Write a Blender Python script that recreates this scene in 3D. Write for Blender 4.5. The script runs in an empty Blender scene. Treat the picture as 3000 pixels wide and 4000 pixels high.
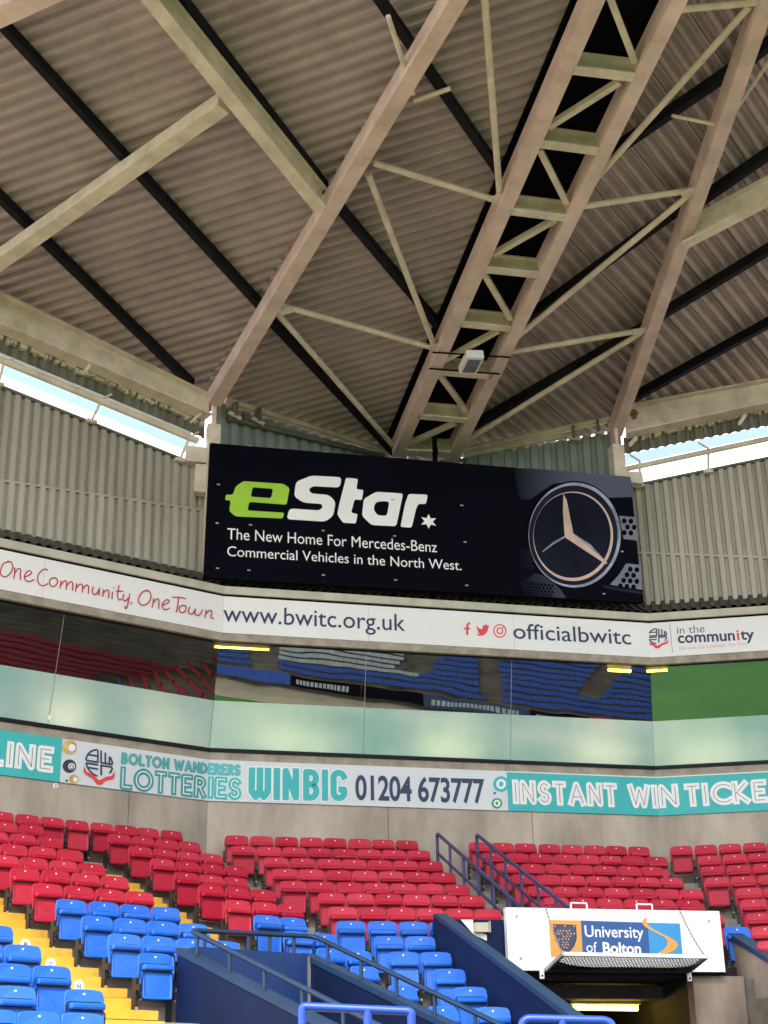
import bpy, bmesh, math, random
from mathutils import Vector, Matrix
random.seed(7)
S = bpy.context.scene
COL = S.collection
R = math.radians
# ------------------------------------------------------------------ camera
FPX, PITCH, ROLL = 5957.12, R(22.906), R(-1.14533)
FW = Vector((0, math.cos(PITCH), math.sin(PITCH)))
_u0 = Vector((0, -math.sin(PITCH), math.cos(PITCH))); _r0 = Vector((1, 0, 0))
RT = math.cos(ROLL)*_r0 + math.sin(ROLL)*_u0
UP = -math.sin(ROLL)*_r0 + math.cos(ROLL)*_u0
cd = bpy.data.cameras.new('camera'); cam = bpy.data.objects.new('camera', cd); COL.objects.link(cam)
cd.sensor_fit = 'VERTICAL'; cd.sensor_height = 36; cd.lens = FPX/4000*36
cd.clip_start = .1; cd.clip_end = 2000
m = Matrix((RT, UP, -FW)).transposed().to_4x4(); cam.matrix_world = m
S.camera = cam
# ------------------------------------------------------------------ light
SUN_EL, SUN_AZ = R(48), R(-100)
w = bpy.data.worlds.new('World'); S.world = w; w.use_nodes = True
nt = w.node_tree; bg = nt.nodes['Background']
sk = nt.nodes.new('ShaderNodeTexSky'); sk.sky_type = 'NISHITA'; sk.sun_disc = False
sk.sun_elevation = SUN_EL; sk.sun_rotation = R(90)-SUN_AZ
sk.air_density = 1.0; sk.dust_density = 6.0; sk.ozone_density = 1.0
# overcast: a high white cloud layer over the sky, with uneven thickness
tcw = nt.nodes.new('ShaderNodeTexCoord'); cn = nt.nodes.new('ShaderNodeTexNoise'); cn.inputs['Scale'].default_value = 2.2; cn.inputs['Detail'].default_value = 6
cr_ = nt.nodes.new('ShaderNodeMapRange'); cr_.inputs['From Min'].default_value = .3; cr_.inputs['From Max'].default_value = .7; cr_.inputs['To Min'].default_value = .72; cr_.inputs['To Max'].default_value = .97
cm = nt.nodes.new('ShaderNodeMix'); cm.data_type = 'RGBA'; cm.inputs['B'].default_value = (6.4, 6.6, 6.9, 1)
nt.links.new(tcw.outputs['Generated'], cn.inputs['Vector']); nt.links.new(cn.outputs['Fac'], cr_.inputs['Value']); nt.links.new(cr_.outputs[0], cm.inputs['Factor'])
nt.links.new(sk.outputs[0], cm.inputs['A']); nt.links.new(cm.outputs['Result'], bg.inputs[0]); bg.inputs[1].default_value = .13
ld = bpy.data.lights.new('sun', 'SUN'); ld.energy = 1.2; ld.angle = R(30); ld.color = (1, .96, .9)
sun = bpy.data.objects.new('sun', ld); COL.objects.link(sun)
sd = Vector((math.cos(SUN_EL)*math.cos(SUN_AZ), math.cos(SUN_EL)*math.sin(SUN_AZ), math.sin(SUN_EL)))
sun.rotation_euler = sd.to_track_quat('Z', 'Y').to_euler()
S.view_settings.view_transform = 'Standard'; S.view_settings.look = 'None'
S.view_settings.gamma = 1; S.view_settings.use_curve_mapping = False
S.view_settings.exposure = 2.0
S.cycles.max_bounces = 10; S.cycles.diffuse_bounces = 6; S.cycles.glossy_bounces = 4
S.cycles.transparent_max_bounces = 8; S.cycles.use_denoising = True
# ------------------------------------------------------------------ frames
# the stand corner is a chain of straight facades; each has a direction along it (T) and a normal pointing away from the pitch (N)
AZ = {'L': R(36.1), 'C': R(14.09), 'R': R(-8.33)}
def TN(k):
    a = AZ[k]; return Vector((math.cos(a), math.sin(a), 0)), Vector((-math.sin(a), math.cos(a), 0))
def P(k, u, n, z):
    T, N = TN(k); return T*u + N*n + Vector((0, 0, z))
def ray(x, y): return (x-1500)/FPX*RT - (y-2000)/FPX*UP + FW
def W(k, n, x, y):                       # photo point -> (u, z) on the vertical plane n of facade k
    T, N = TN(k); d = ray(x, y); q = d*(n/d.dot(N)); return q.dot(T), q.z
def WP(k, n, x, y): u, z = W(k, n, x, y); return P(k, u, n, z)
KP = 3000/1659
NW = {'L': 24.85, 'C': 28.25, 'R': 30.93}    # concrete wall distance
# ------------------------------------------------------------------ materials
M = {}
def mat(name, col, rough=.6, metal=0., var=.12, vscale=1.5, bump=0., bscale=40., streak=0., objvar=0., spec=.5, coat=0., stain=0., stain_col=(.20, .11, .05), sscale=1.1):
    m = bpy.data.materials.new(name); m.use_nodes = True; t = m.node_tree; b = t.nodes['Principled BSDF']
    b.inputs['Roughness'].default_value = rough; b.inputs['Metallic'].default_value = metal
    b.inputs['Specular IOR Level'].default_value = spec; b.inputs['Coat Weight'].default_value = coat
    tc = t.nodes.new('ShaderNodeTexCoord'); L = t.links.new
    nz = t.nodes.new('ShaderNodeTexNoise'); nz.inputs['Scale'].default_value = vscale; nz.inputs['Detail'].default_value = 7; nz.inputs['Roughness'].default_value = .62
    if streak:
        mp = t.nodes.new('ShaderNodeMapping'); mp.inputs['Scale'].default_value = (1, 1, streak); L(tc.outputs['Object'], mp.inputs[0]); L(mp.outputs[0], nz.inputs['Vector'])
    else: L(tc.outputs['Object'], nz.inputs['Vector'])
    mx = t.nodes.new('ShaderNodeMix'); mx.data_type = 'RGBA'
    c = Vector(col)
    mx.inputs['A'].default_value = (*(c*(1-var*1.6)), 1); mx.inputs['B'].default_value = (*(c*(1+var)), 1)
    mr = t.nodes.new('ShaderNodeMapRange'); mr.inputs['From Min'].default_value = .3; mr.inputs['From Max'].default_value = .7
    L(nz.outputs['Fac'], mr.inputs['Value']); L(mr.outputs[0], mx.inputs['Factor']); out = mx.outputs['Result']
    if stain:
        n3 = t.nodes.new('ShaderNodeTexNoise'); n3.inputs['Scale'].default_value = sscale; n3.inputs['Detail'].default_value = 9; n3.inputs['Roughness'].default_value = .7
        mp3 = t.nodes.new('ShaderNodeMapping'); mp3.inputs['Scale'].default_value = (1, 1, .45); mp3.inputs['Location'].default_value = (3.1, 7.7, 1.3); L(tc.outputs['Object'], mp3.inputs[0]); L(mp3.outputs[0], n3.inputs['Vector'])
        r3 = t.nodes.new('ShaderNodeMapRange'); r3.inputs['From Min'].default_value = .56; r3.inputs['From Max'].default_value = .74; r3.inputs['To Max'].default_value = stain; L(n3.outputs['Fac'], r3.inputs['Value'])
        x3 = t.nodes.new('ShaderNodeMix'); x3.data_type = 'RGBA'; L(r3.outputs[0], x3.inputs['Factor']); L(out, x3.inputs['A']); x3.inputs['B'].default_value = (*stain_col, 1); out = x3.outputs['Result']
    if objvar:
        oi = t.nodes.new('ShaderNodeObjectInfo'); hs = t.nodes.new('ShaderNodeHueSaturation')
        m2 = t.nodes.new('ShaderNodeMapRange'); m2.inputs['To Min'].default_value = 1-objvar*1.2; m2.inputs['To Max'].default_value = 1+objvar*.7
        L(oi.outputs['Random'], m2.inputs['Value']); L(m2.outputs[0], hs.inputs['Value']); L(out, hs.inputs['Color'])
        m3 = t.nodes.new('ShaderNodeMath'); m3.operation = 'MULTIPLY_ADD'; m3.inputs[1].default_value = -.04; m3.inputs[2].default_value = 1.0
        L(oi.outputs['Random'], m3.inputs[0]); L(m3.outputs[0], hs.inputs['Saturation']); out = hs.outputs[0]
    L(out, b.inputs['Base Color'])
    if bump:
        n2 = t.nodes.new('ShaderNodeTexNoise'); n2.inputs['Scale'].default_value = bscale; n2.inputs['Detail'].default_value = 4; L(tc.outputs['Object'], n2.inputs['Vector'])
        bp = t.nodes.new('ShaderNodeBump'); bp.inputs['Strength'].default_value = bump; bp.inputs['Distance'].default_value = .01
        L(n2.outputs['Fac'], bp.inputs['Height']); L(bp.outputs[0], b.inputs['Normal'])
    M[name] = m; return m
mat('concrete', (.47, .41, .345), .9, var=.26, vscale=.9, bump=.35, bscale=25, streak=.35, spec=.2, stain=.45, stain_col=(.20, .17, .13), sscale=.8)
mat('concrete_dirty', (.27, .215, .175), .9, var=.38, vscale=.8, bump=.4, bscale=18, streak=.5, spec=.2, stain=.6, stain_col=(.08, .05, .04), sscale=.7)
mat('step_concrete', (.33, .31, .27), .9, var=.25, vscale=3, bump=.3, bscale=30, spec=.2)
mat('far_concrete', (.14, .115, .085), .9, var=.3, vscale=.6, spec=.1)
mat('trim_cream', (.52, .50, .40), .55, var=.14, vscale=2, stain=.4, stain_col=(.2, .17, .12), sscale=1.5)
mat('strip_concrete', (.37, .33, .27), .85, var=.2, vscale=4, spec=.2, stain=.4, stain_col=(.14, .10, .07), sscale=2)
mat('cladding', (.44, .41, .345), .5, var=.16, vscale=1.3, streak=.12, objvar=.08, spec=.4, stain=.3, stain_col=(.22, .18, .12), sscale=.9)
mat('cladding_green', (.27, .31, .28), .55, var=.15, vscale=1.6, streak=.15, spec=.4)
mat('skirt', (.07, .06, .048), .6, var=.35, vscale=3)
mat('fascia_dark', (.16, .16, .125), .6, var=.3, vscale=3, streak=.2)
mat('roof_sheet', (.44, .355, .365), .55, var=.13, vscale=1.0, objvar=.06, spec=.25, stain=.3, stain_col=(.16, .12, .09), sscale=.8)
mat('steel', (.76, .575, .53), .5, var=.14, vscale=1.6, spec=.3, objvar=.06, stain=.45, stain_col=(.30, .15, .08), sscale=1.4)
mat('steel_cream', (.76, .665, .54), .5, var=.16, vscale=2.2, spec=.3, objvar=.06, stain=.5, stain_col=(.28, .16, .07), sscale=1.6)
mat('purlin', (.013, .014, .02), .7, var=.3, vscale=2, spec=.15)
mat('black', (.003, .003, .006), .8, var=.2, spec=.05)
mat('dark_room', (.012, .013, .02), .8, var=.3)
mat('frame_black', (.004, .005, .012), .5, var=.2, spec=.2)
mat('foam', (.55, .5, .36), .9, var=.25, vscale=8)
mat('seat_red', (.52, .002, .032), .42, var=.06, vscale=5, objvar=.12, spec=.28, stain=.10, stain_col=(.60, .12, .14), sscale=5)
mat('seat_blue', (.010, .15, .72), .42, var=.06, vscale=5, objvar=.10, spec=.35, stain=.14, stain_col=(.20, .32, .62), sscale=5)
mat('seat_frame', (.010, .010, .014), .45, var=.2)
mat('seat_plate', (.8, .78, .72), .5, var=.05)
mat('bolt', (.45, .42, .36), .5, metal=.3)
mat('yellow_paint', (.82, .46, .03), .55, var=.1, vscale=4, objvar=.06, bump=.1, stain=.5, stain_col=(.25, .17, .07), sscale=4)
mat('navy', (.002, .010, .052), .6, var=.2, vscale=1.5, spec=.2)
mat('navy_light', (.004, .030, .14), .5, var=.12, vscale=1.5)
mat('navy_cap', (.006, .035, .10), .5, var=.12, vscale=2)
mat('rail_slate', (.006, .032, .085), .5, var=.15, vscale=3)
mat('rail_purple', (.020, .022, .115), .4, var=.15, vscale=3)
mat('rail_blue', (.022, .075, .43), .35, var=.1, vscale=3)
mat('panel_white', (.82, .82, .82), .5, var=.03, vscale=.8, stain=.10, stain_col=(.4, .38, .33), sscale=1)
mat('panel_grey', (.66, .70, .73), .5, var=.03, vscale=.8)
mat('white', (.86, .86, .86), .5, var=.03)
mat('teal', (.035, .47, .49), .5, var=.06, vscale=.7)
mat('teal_dark', (.03, .33, .35), .5, var=.1)
mat('teal_light', (.16, .62, .64), .5, var=.08)
mat('ink_navy', (.015, .035, .10), .5, var=.06)
mat('ink_red', (.50, .014, .022), .5, var=.06)
mat('ink_red_bright', (.78, .05, .06), .5, var=.05)
mat('ink_pink', (.75, .42, .42), .5, var=.05)
mat('sign_black', (.0012, .0018, .006), .7, var=.3, vscale=.6, spec=.06)
mat('lime', (.34, .62, .03), .5, var=.05)
mat('sign_grey', (.075, .085, .14), .45, var=.25, vscale=1.2, spec=.08)
mat('sign_ring', (.010, .013, .034), .4, var=.3, vscale=1.5, spec=.08)
mat('sign_inner', (.0045, .006, .017), .4, var=.4, vscale=1, spec=.08)
mat('sign_silver', (.30, .33, .42), .4, var=.4, vscale=2.5)
mat('sign_gold', (.62, .44, .34), .4, var=.15, vscale=2)
mat('sign_mesh', (.17, .18, .24), .45, var=.2, vscale=2)
mat('sign_plum', (.035, .022, .045), .45, var=.2, spec=.08)
mat('orange', (.85, .36, .07), .5, var=.04)
mat('uni_blue', (.022, .095, .31), .5, var=.04)
mat('uni_light', (.035, .30, .66), .5, var=.04)
mat('shield', (.04, .07, .13), .5, var=.15)
mat('peach', (.62, .30, .20), .5, var=.2)
mat('gold_ball', (.62, .42, .12), .4, var=.3, vscale=8)
mat('navy_ball', (.02, .02, .06), .4, var=.2)
mat('green_ball', (.03, .32, .12), .4, var=.2)
mat('galv', (.38, .38, .36), .45, metal=.5, var=.2, vscale=6)
mat('mesh_dark', (.035, .035, .035), .6, var=.5, vscale=9)
mat('far_blue', (.016, .07, .33), .5, var=.1)
mat('far_red', (.30, .008, .02), .5, var=.1)
mat('far_white', (.42, .43, .42), .6, var=.15)
mat('lintel_grey', (.05, .045, .05), .8, var=.2)
mat('pitch', (.035, .105, .015), .95, var=.15, vscale=.15, spec=.1)
mat('track', (.27, .22, .14), .95, var=.15, vscale=.5, spec=.1)
mat('rust', (.30, .13, .05), .9, var=.3, vscale=9)
mat('box_cream', (.55, .52, .36), .5, var=.1)
def emis(name, col, s):
    m = bpy.data.materials.new(name); m.use_nodes = True; t = m.node_tree; b = t.nodes['Principled BSDF']
    b.inputs['Base Color'].default_value = (*col, 1); b.inputs['Emission Color'].default_value = (*col, 1); b.inputs['Emission Strength'].default_value = s
    M[name] = m
emis('tube_light', (1, .62, .06), 5.)
def glass(name):
    m = bpy.data.materials.new(name); m.use_nodes = True; t = m.node_tree; t.nodes.clear()
    o = t.nodes.new('ShaderNodeOutputMaterial'); mx = t.nodes.new('ShaderNodeMixShader'); g = t.nodes.new('ShaderNodeBsdfGlossy'); tr = t.nodes.new('ShaderNodeBsdfTransparent')
    g.inputs['Roughness'].default_value = .004; g.inputs['Color'].default_value = (.56, .62, .62, 1); tr.inputs['Color'].default_value = (.62, .72, .68, 1)
    tc = t.nodes.new('ShaderNodeTexCoord'); nz = t.nodes.new('ShaderNodeTexNoise'); nz.inputs['Scale'].default_value = 1.1; nz.inputs['Detail'].default_value = 1
    bp = t.nodes.new('ShaderNodeBump'); bp.inputs['Strength'].default_value = .05; bp.inputs['Distance'].default_value = .02
    t.links.new(tc.outputs['Object'], nz.inputs['Vector']); t.links.new(nz.outputs['Fac'], bp.inputs['Height']); t.links.new(bp.outputs[0], g.inputs['Normal'])
    mx.inputs[0].default_value = .52
    t.links.new(tr.outputs[0], mx.inputs[1]); t.links.new(g.outputs[0], mx.inputs[2]); t.links.new(mx.outputs[0], o.inputs[0]); M[name] = m
glass('clear_glass')
def frosted(name):
    m = bpy.data.materials.new(name); m.use_nodes = True; t = m.node_tree; t.nodes.clear(); L = t.links.new
    o = t.nodes.new('ShaderNodeOutputMaterial'); mx = t.nodes.new('ShaderNodeMixShader'); g = t.nodes.new('ShaderNodeBsdfGlossy'); g.inputs['Roughness'].default_value = .03; g.inputs['Color'].default_value = (.75, .8, .8, 1)
    d = t.nodes.new('ShaderNodeBsdfDiffuse'); tr = t.nodes.new('ShaderNodeBsdfTranslucent'); m2 = t.nodes.new('ShaderNodeMixShader')
    d.inputs['Color'].default_value = (.60, .88, .76, 1); tr.inputs['Color'].default_value = (.8, .9, .8, 1)
    tc = t.nodes.new('ShaderNodeTexCoord'); nz = t.nodes.new('ShaderNodeTexNoise'); nz.inputs['Scale'].default_value = .55; nz.inputs['Detail'].default_value = 5
    cx = t.nodes.new('ShaderNodeMix'); cx.data_type = 'RGBA'; cx.inputs['A'].default_value = (.36, .66, .62, 1); cx.inputs['B'].default_value = (.72, .93, .82, 1)
    mr = t.nodes.new('ShaderNodeMapRange'); mr.inputs['From Min'].default_value = .32; mr.inputs['From Max'].default_value = .62
    L(tc.outputs['Object'], nz.inputs['Vector']); L(nz.outputs['Fac'], mr.inputs['Value']); L(mr.outputs[0], cx.inputs['Factor']); L(cx.outputs['Result'], d.inputs['Color'])
    m2.inputs[0].default_value = .30; L(d.outputs[0], m2.inputs[1]); L(tr.outputs[0], m2.inputs[2])
    mx.inputs[0].default_value = .10; L(m2.outputs[0], mx.inputs[1]); L(g.outputs[0], mx.inputs[2]); L(mx.outputs[0], o.inputs[0]); M[name] = m
frosted('frosted_glass')
# ------------------------------------------------------------------ objects
def link(name, me, mt=None, parent=None):
    o = bpy.data.objects.new(name, me); COL.objects.link(o)
    if mt: me.materials.append(M[mt])
    if parent: o.parent = parent
    return o
def thing(name, label, cat, loc=(0, 0, 0), rz=0, group=None):
    o = bpy.data.objects.new(name, None); COL.objects.link(o); o.location = loc; o.rotation_euler = (0, 0, rz); o.empty_display_size = .2
    return tag(o, label, cat, group)
def tag(o, label, cat, group=None):
    o['label'] = label; o['category'] = cat
    if group: o['group'] = group
    return o
class MB:
    def __init__(s): s.v = []; s.f = []; s.sm = []
    def add(s, vs, fs, smooth=False):
        b = len(s.v); s.v += [Vector(v) for v in vs]; s.f += [tuple(b+i for i in f) for f in fs]; s.sm += [smooth]*len(fs)
        return s
    def hexa(s, a, b):                    # two quads (4 pts each, matching order)
        return s.add(list(a)+list(b), [(3, 2, 1, 0), (4, 5, 6, 7), (0, 1, 5, 4), (1, 2, 6, 5), (2, 3, 7, 6), (3, 0, 4, 7)])
    def box(s, c, ax, ay, az):            # centre and three half vectors
        c, ax, ay, az = map(Vector, (c, ax, ay, az))
        return s.hexa([c-ax-ay-az, c+ax-ay-az, c+ax+ay-az, c-ax+ay-az], [c-ax-ay+az, c+ax-ay+az, c+ax+ay+az, c-ax+ay+az])
    def beam(s, a, b, wd, h, up=(0, 0, 1), side=0.):   # bottom line a-b, width wd, rising h
        a, b, up = Vector(a), Vector(b), Vector(up); d = (b-a).normalized(); sd = d.cross(up).normalized(); u = sd.cross(d).normalized()
        return s.box((a+b)/2+u*h/2+sd*side, (b-a)/2, sd*wd/2, u*h/2)
    def ibeam(s, a, b, wd, h, tf=.03, tw=.04, up=(0, 0, 1)):
        a, b, up = Vector(a), Vector(b), Vector(up); d = (b-a).normalized(); sd = d.cross(up).normalized(); u = sd.cross(d).normalized()
        s.beam(a, b, wd, tf, up); s.beam(a+u*(tf+.001), b+u*(tf+.001), tw, h-2*tf-.002, up); s.beam(a+u*(h-tf), b+u*(h-tf), wd, tf, up); return s
    def tube(s, pts, r, seg=10):
        pts = [Vector(p) for p in pts]; n = len(pts); rings = []; pu = None
        for i, p in enumerate(pts):
            d = ((pts[i]-pts[i-1]).normalized() if i else Vector((0, 0, 0))) + ((pts[i+1]-p).normalized() if i < n-1 else Vector((0, 0, 0)))
            d.normalize()
            if pu is None: pu = d.orthogonal().normalized()
            pu = (pu-d*pu.dot(d)).normalized(); q = d.cross(pu)
            rings.append([p+(pu*math.cos(2*math.pi*k/seg)+q*math.sin(2*math.pi*k/seg))*r for k in range(seg)])
        vs = [v for g in rings for v in g]; fs = [(i*seg+k, i*seg+(k+1) % seg, (i+1)*seg+(k+1) % seg, (i+1)*seg+k) for i in range(n-1) for k in range(seg)]
        b = len(s.v); s.add(vs, fs, True); s.add(rings[0], [tuple(range(seg-1, -1, -1))]); s.add(rings[-1], [tuple(range(seg))]); return s
    def build(s, name, mt, parent=None, local=None):
        me = bpy.data.meshes.new(name)
        vs = s.v if local is None else [local @ v for v in s.v]
        me.from_pydata([tuple(v) for v in vs], [], s.f); me.polygons.foreach_set('use_smooth', s.sm); me.update()
        return link(name, me, mt, parent)
def bend(pts, r, n=6):                    # round the corners of a polyline
    pts = [Vector(p) for p in pts]; out = [pts[0]]
    for a, b, c in zip(pts, pts[1:], pts[2:]):
        d1 = (a-b); d2 = (c-b); rr = min(r, d1.length*.45, d2.length*.45); p = b+d1.normalized()*rr; q = b+d2.normalized()*rr
        for i in range(n+1):
            t = i/n; out.append(p*(1-t)**2+b*2*t*(1-t)+q*t*t)
    out.append(pts[-1]); return out
# box on a facade between u0..u1, n0..n1, z0..z1 (T direction along u)
def wbox(mb, k, u0, u1, n0, n1, z0, z1):
    q = lambda z: [P(k, u0, n0, z), P(k, u1, n0, z), P(k, u1, n1, z), P(k, u0, n1, z)]
    return mb.hexa(q(z0), q(z1))
# corrugated sheet: convex polygon (world points in a plane), rib direction c
def corrug(mb, poly, c, nrm, pitch, depth, flat=.36, slope=.14, flip=1):
    o = poly[0]; c = (c - nrm*c.dot(nrm)).normalized(); s = nrm.cross(c).normalized()
    q = [((p-o).dot(s), (p-o).dot(c)) for p in poly]; s0 = min(a for a, _ in q); s1 = max(a for a, _ in q)
    prof = []; x = s0+1e-4
    while x < s1:
        for dx, h in ((0, 0), (flat, 0), (flat+slope, 1), (1-slope, 1)):
            if x+dx*pitch < s1: prof.append((x+dx*pitch, h))
        x += pitch
    prof.append((s1-1e-4, prof[-1][1]))
    vs = []
    for x, h in prof:
        ts = []
        for (a, ta), (b, tb) in zip(q, q[1:]+q[:1]):
            if (a-x)*(b-x) <= 0 and a != b: ts.append(ta+(tb-ta)*(x-a)/(b-a))
        vs += [o+s*x+c*min(ts)+nrm*h*depth*flip, o+s*x+c*max(ts)+nrm*h*depth*flip]
    return mb.add(vs, [(2*i, 2*i+1, 2*i+3, 2*i+2) for i in range(len(prof)-1)])
def mitre(n_off): return .1945*n_off      # how far a corner slides along the facade per metre of offset
UA_L, UA_C, UB_C, UB_R = 13.916, 3.591, 12.623, .895
def span(k, n):                           # u-range of facade k at distance n (mitred)
    d = NW[k]-n
    if k == 'L': return 3.0, UA_L-mitre(d)
    if k == 'C': return UA_C+mitre(d), UB_C-mitre(d)
    return UB_R+mitre(d)*1.0, 8.5
# ================================================================== GROUND AND FAR SIDE (seen in the glass)
g = MB(); g.add([(-400, -400, -2.6), (400, -400, -2.6), (400, 400, -2.6), (-400, 400, -2.6)], [(0, 1, 2, 3)])
g.build('ground', 'track')['kind'] = 'structure'
DA = Vector((math.cos(R(58.5)), math.sin(R(58.5)), 0)); DB = Vector((DA.y, -DA.x, 0))      # pitch axes
AB = lambda a, b, z=0.: DA*a+DB*b+Vector((0, 0, z))
g = MB(); g.add([AB(-100, -8, -2.59), AB(12, -8, -2.59), AB(12, 56, -2.59), AB(-100, 56, -2.59)], [(0, 1, 2, 3)])
g.build('pitch', 'pitch')['kind'] = 'structure'
def far_stand(label, A0, dS, nS, LS, rows, z0, colour, roofz, boards):
    """a distant stand that only shows as a reflection in the windows"""
    st = thing('far_stand', label, 'stand', A0); inv = Matrix.Translation(-A0)
    tmb = MB(); cols = {}
    for r_ in range(rows):
        z = z0+r_*.36; o = A0+nS*(r_*.8); U = Vector((0, 0, 1))
        tmb.hexa([o-U*3, o+dS*LS-U*3, o+dS*LS+nS*.8-U*3, o+nS*.8-U*3], [o+U*z, o+dS*LS+U*z, o+dS*LS+nS*.8+U*z, o+nS*.8+U*z])
        s_ = .5
        while s_ < LS:
            c = colour(r_, s_)
            if c:
                if c not in cols: cols[c] = MB()
                cols[c].box(o+nS*.55+dS*s_+Vector((0, 0, z+.42)), dS*.235, nS*.04, Vector((0, 0, .15)))
            s_ += .5
    tmb.build('terrace', 'far_concrete', st, inv)
    for c, mb in cols.items(): mb.build('seat_rows', c, st, inv)['kind'] = 'stuff'
    s_ = 0.
    for ln, c in boards:
        if s_+ln > LS: break
        mb = MB(); mb.box(A0-nS*.6+dS*(s_+ln/2)+Vector((0, 0, z0-.35)), dS*(ln/2-.08), nS*.04, Vector((0, 0, .45))); pb = mb.build('perimeter_board', c, st, inv)
        if c in ('sign_black', 'ink_navy') and ln != 6:
            mb = MB(); q_ = .8
            while q_ < ln-.9: mb.box(A0-nS*.66+dS*(s_+q_)+Vector((0, 0, z0-.35)), dS*.13, nS*.01, Vector((0, 0, .2))); q_ += .38
            mb.build('light_marks', 'far_white', pb, inv)['kind'] = 'stuff'
        s_ += ln
    U = Vector((0, 0, 1)); o = A0+nS*(rows*.8); q = lambda z: [o+U*z, o+dS*LS+U*z, o+dS*LS+nS*.4+U*z, o+nS*.4+U*z]
    mb = MB(); mb.hexa(q(-2.6), q(roofz-1)); mb.build('back_wall', 'concrete', st, inv)
    mb = MB(); o2 = A0+nS*(rows*.8-14); mb.hexa([o2+U*roofz, o2+dS*LS+U*roofz, o+dS*LS+U*(roofz-1), o+U*(roofz-1)], [o2+U*(roofz+.4), o2+dS*LS+U*(roofz+.4), o+dS*LS+U*(roofz-.6), o+U*(roofz-.6)]); mb.build('roof', 'roof_sheet', st, inv)
def col_opp(r_, s_):
    if s_ > 108: return None if r_ > 11 or (5 < r_ < 8 and s_ % 13 > 9) else ('far_red' if r_ > 4 else 'far_blue')
    sh = s_+r_*.55
    if 67 < sh < 70 or 89.5 < sh < 91.5 or (sh % 16 < 1.2 and sh < 60): return None
    if 2 < r_ < 9 and (80.5 < s_+r_*.2 < 84 or 96 < s_ < 98.5): return None
    if r_ > 1 and 70 <= sh < 84: return 'far_white'
    return 'far_white' if r_ > 8 and s_ > 88 else 'far_blue'
bo = [(6, 'far_blue'), (5, 'ink_navy')]*5+[(3, 'ink_navy'), (6, 'far_white'), (8, 'far_blue'), (7, 'sign_black'), (6, 'sign_black'), (9, 'ink_navy'), (5, 'sign_black'), (2, 'ink_red_bright'), (8, 'uni_blue'), (5, 'sign_black')]+[(6, 'ink_navy')]*6
far_stand('opposite stand with blue and white seats, mirrored in the middle glass', AB(-104, 64.5), DA, DB, 146, 20, -1.4, col_opp, 14, bo)
def col_side(r_, s_):
    if s_ % 12 < 1.3 or (5 <= r_ <= 8 and s_ % 24 > 20): return None
    return 'far_red' if r_ > 7 else 'far_blue'
far_stand('neighbouring stand with red over blue seats, mirrored in the left glass', AB(17.5, 6), DB, DA, 62, 18, -1.2, col_side, 15, [(7, 'ink_navy')]*9)
# ================================================================== TERRACE
ZL = [5.417, 5.08, 4.745, 4.415, 4.083, 3.778, 3.447, 3.127, 2.813, 2.50, 2.19, 1.884, 1.573, 1.27, .97, .68, .40, .13, -.13]
ZF = [z-.775 for z in ZL]                  # tread level of every row, top row first
N1 = {'L': 24.52, 'C': 27.87, 'R': 30.48}
RB = .13                                   # riser plane behind the seat backs
def nrow(k, i): return N1[k]-.8*i          # i = 0 top row
terr = bpy.data.objects.new('terrace', None); COL.objects.link(terr); terr['kind'] = 'structure'
VOID = {'L': (10, 8.85, 10.62), 'C': (7, 6.15, 10.95)}
for k in 'LCR':
    for i in range(18):
        n0 = nrow(k, i)+RB-.8; n1 = nrow(k, i)+RB
        parts = [(0, 1)]
        ua0, ub0 = span(k, n0); ua1, ub1 = span(k, n1)
        segs = [((ua0, ua1), (ub0, ub1))]
        if k in VOID and i >= VOID[k][0]:
            v0, v1 = VOID[k][1:]; segs = [((ua0, ua1), (v0, v0)), ((v1, v1), (ub0, ub1))]
        for (a0, a1), (b0, b1) in segs:
            if b0-a0 < .05: continue
            mb = MB(); zb = ZF[i+1]-.25 if not (k == 'C' and i < 7) else ZF[i+1]+.10
            mb.hexa([P(k, a0, n0, zb), P(k, b0, n0, zb), P(k, b1, n1, zb), P(k, a1, n1, zb)], [P(k, a0, n0, ZF[i]), P(k, b0, n0, ZF[i]), P(k, b1, n1, ZF[i]), P(k, a1, n1, ZF[i])])
            mb.build('tread', 'step_concrete', terr)
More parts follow.
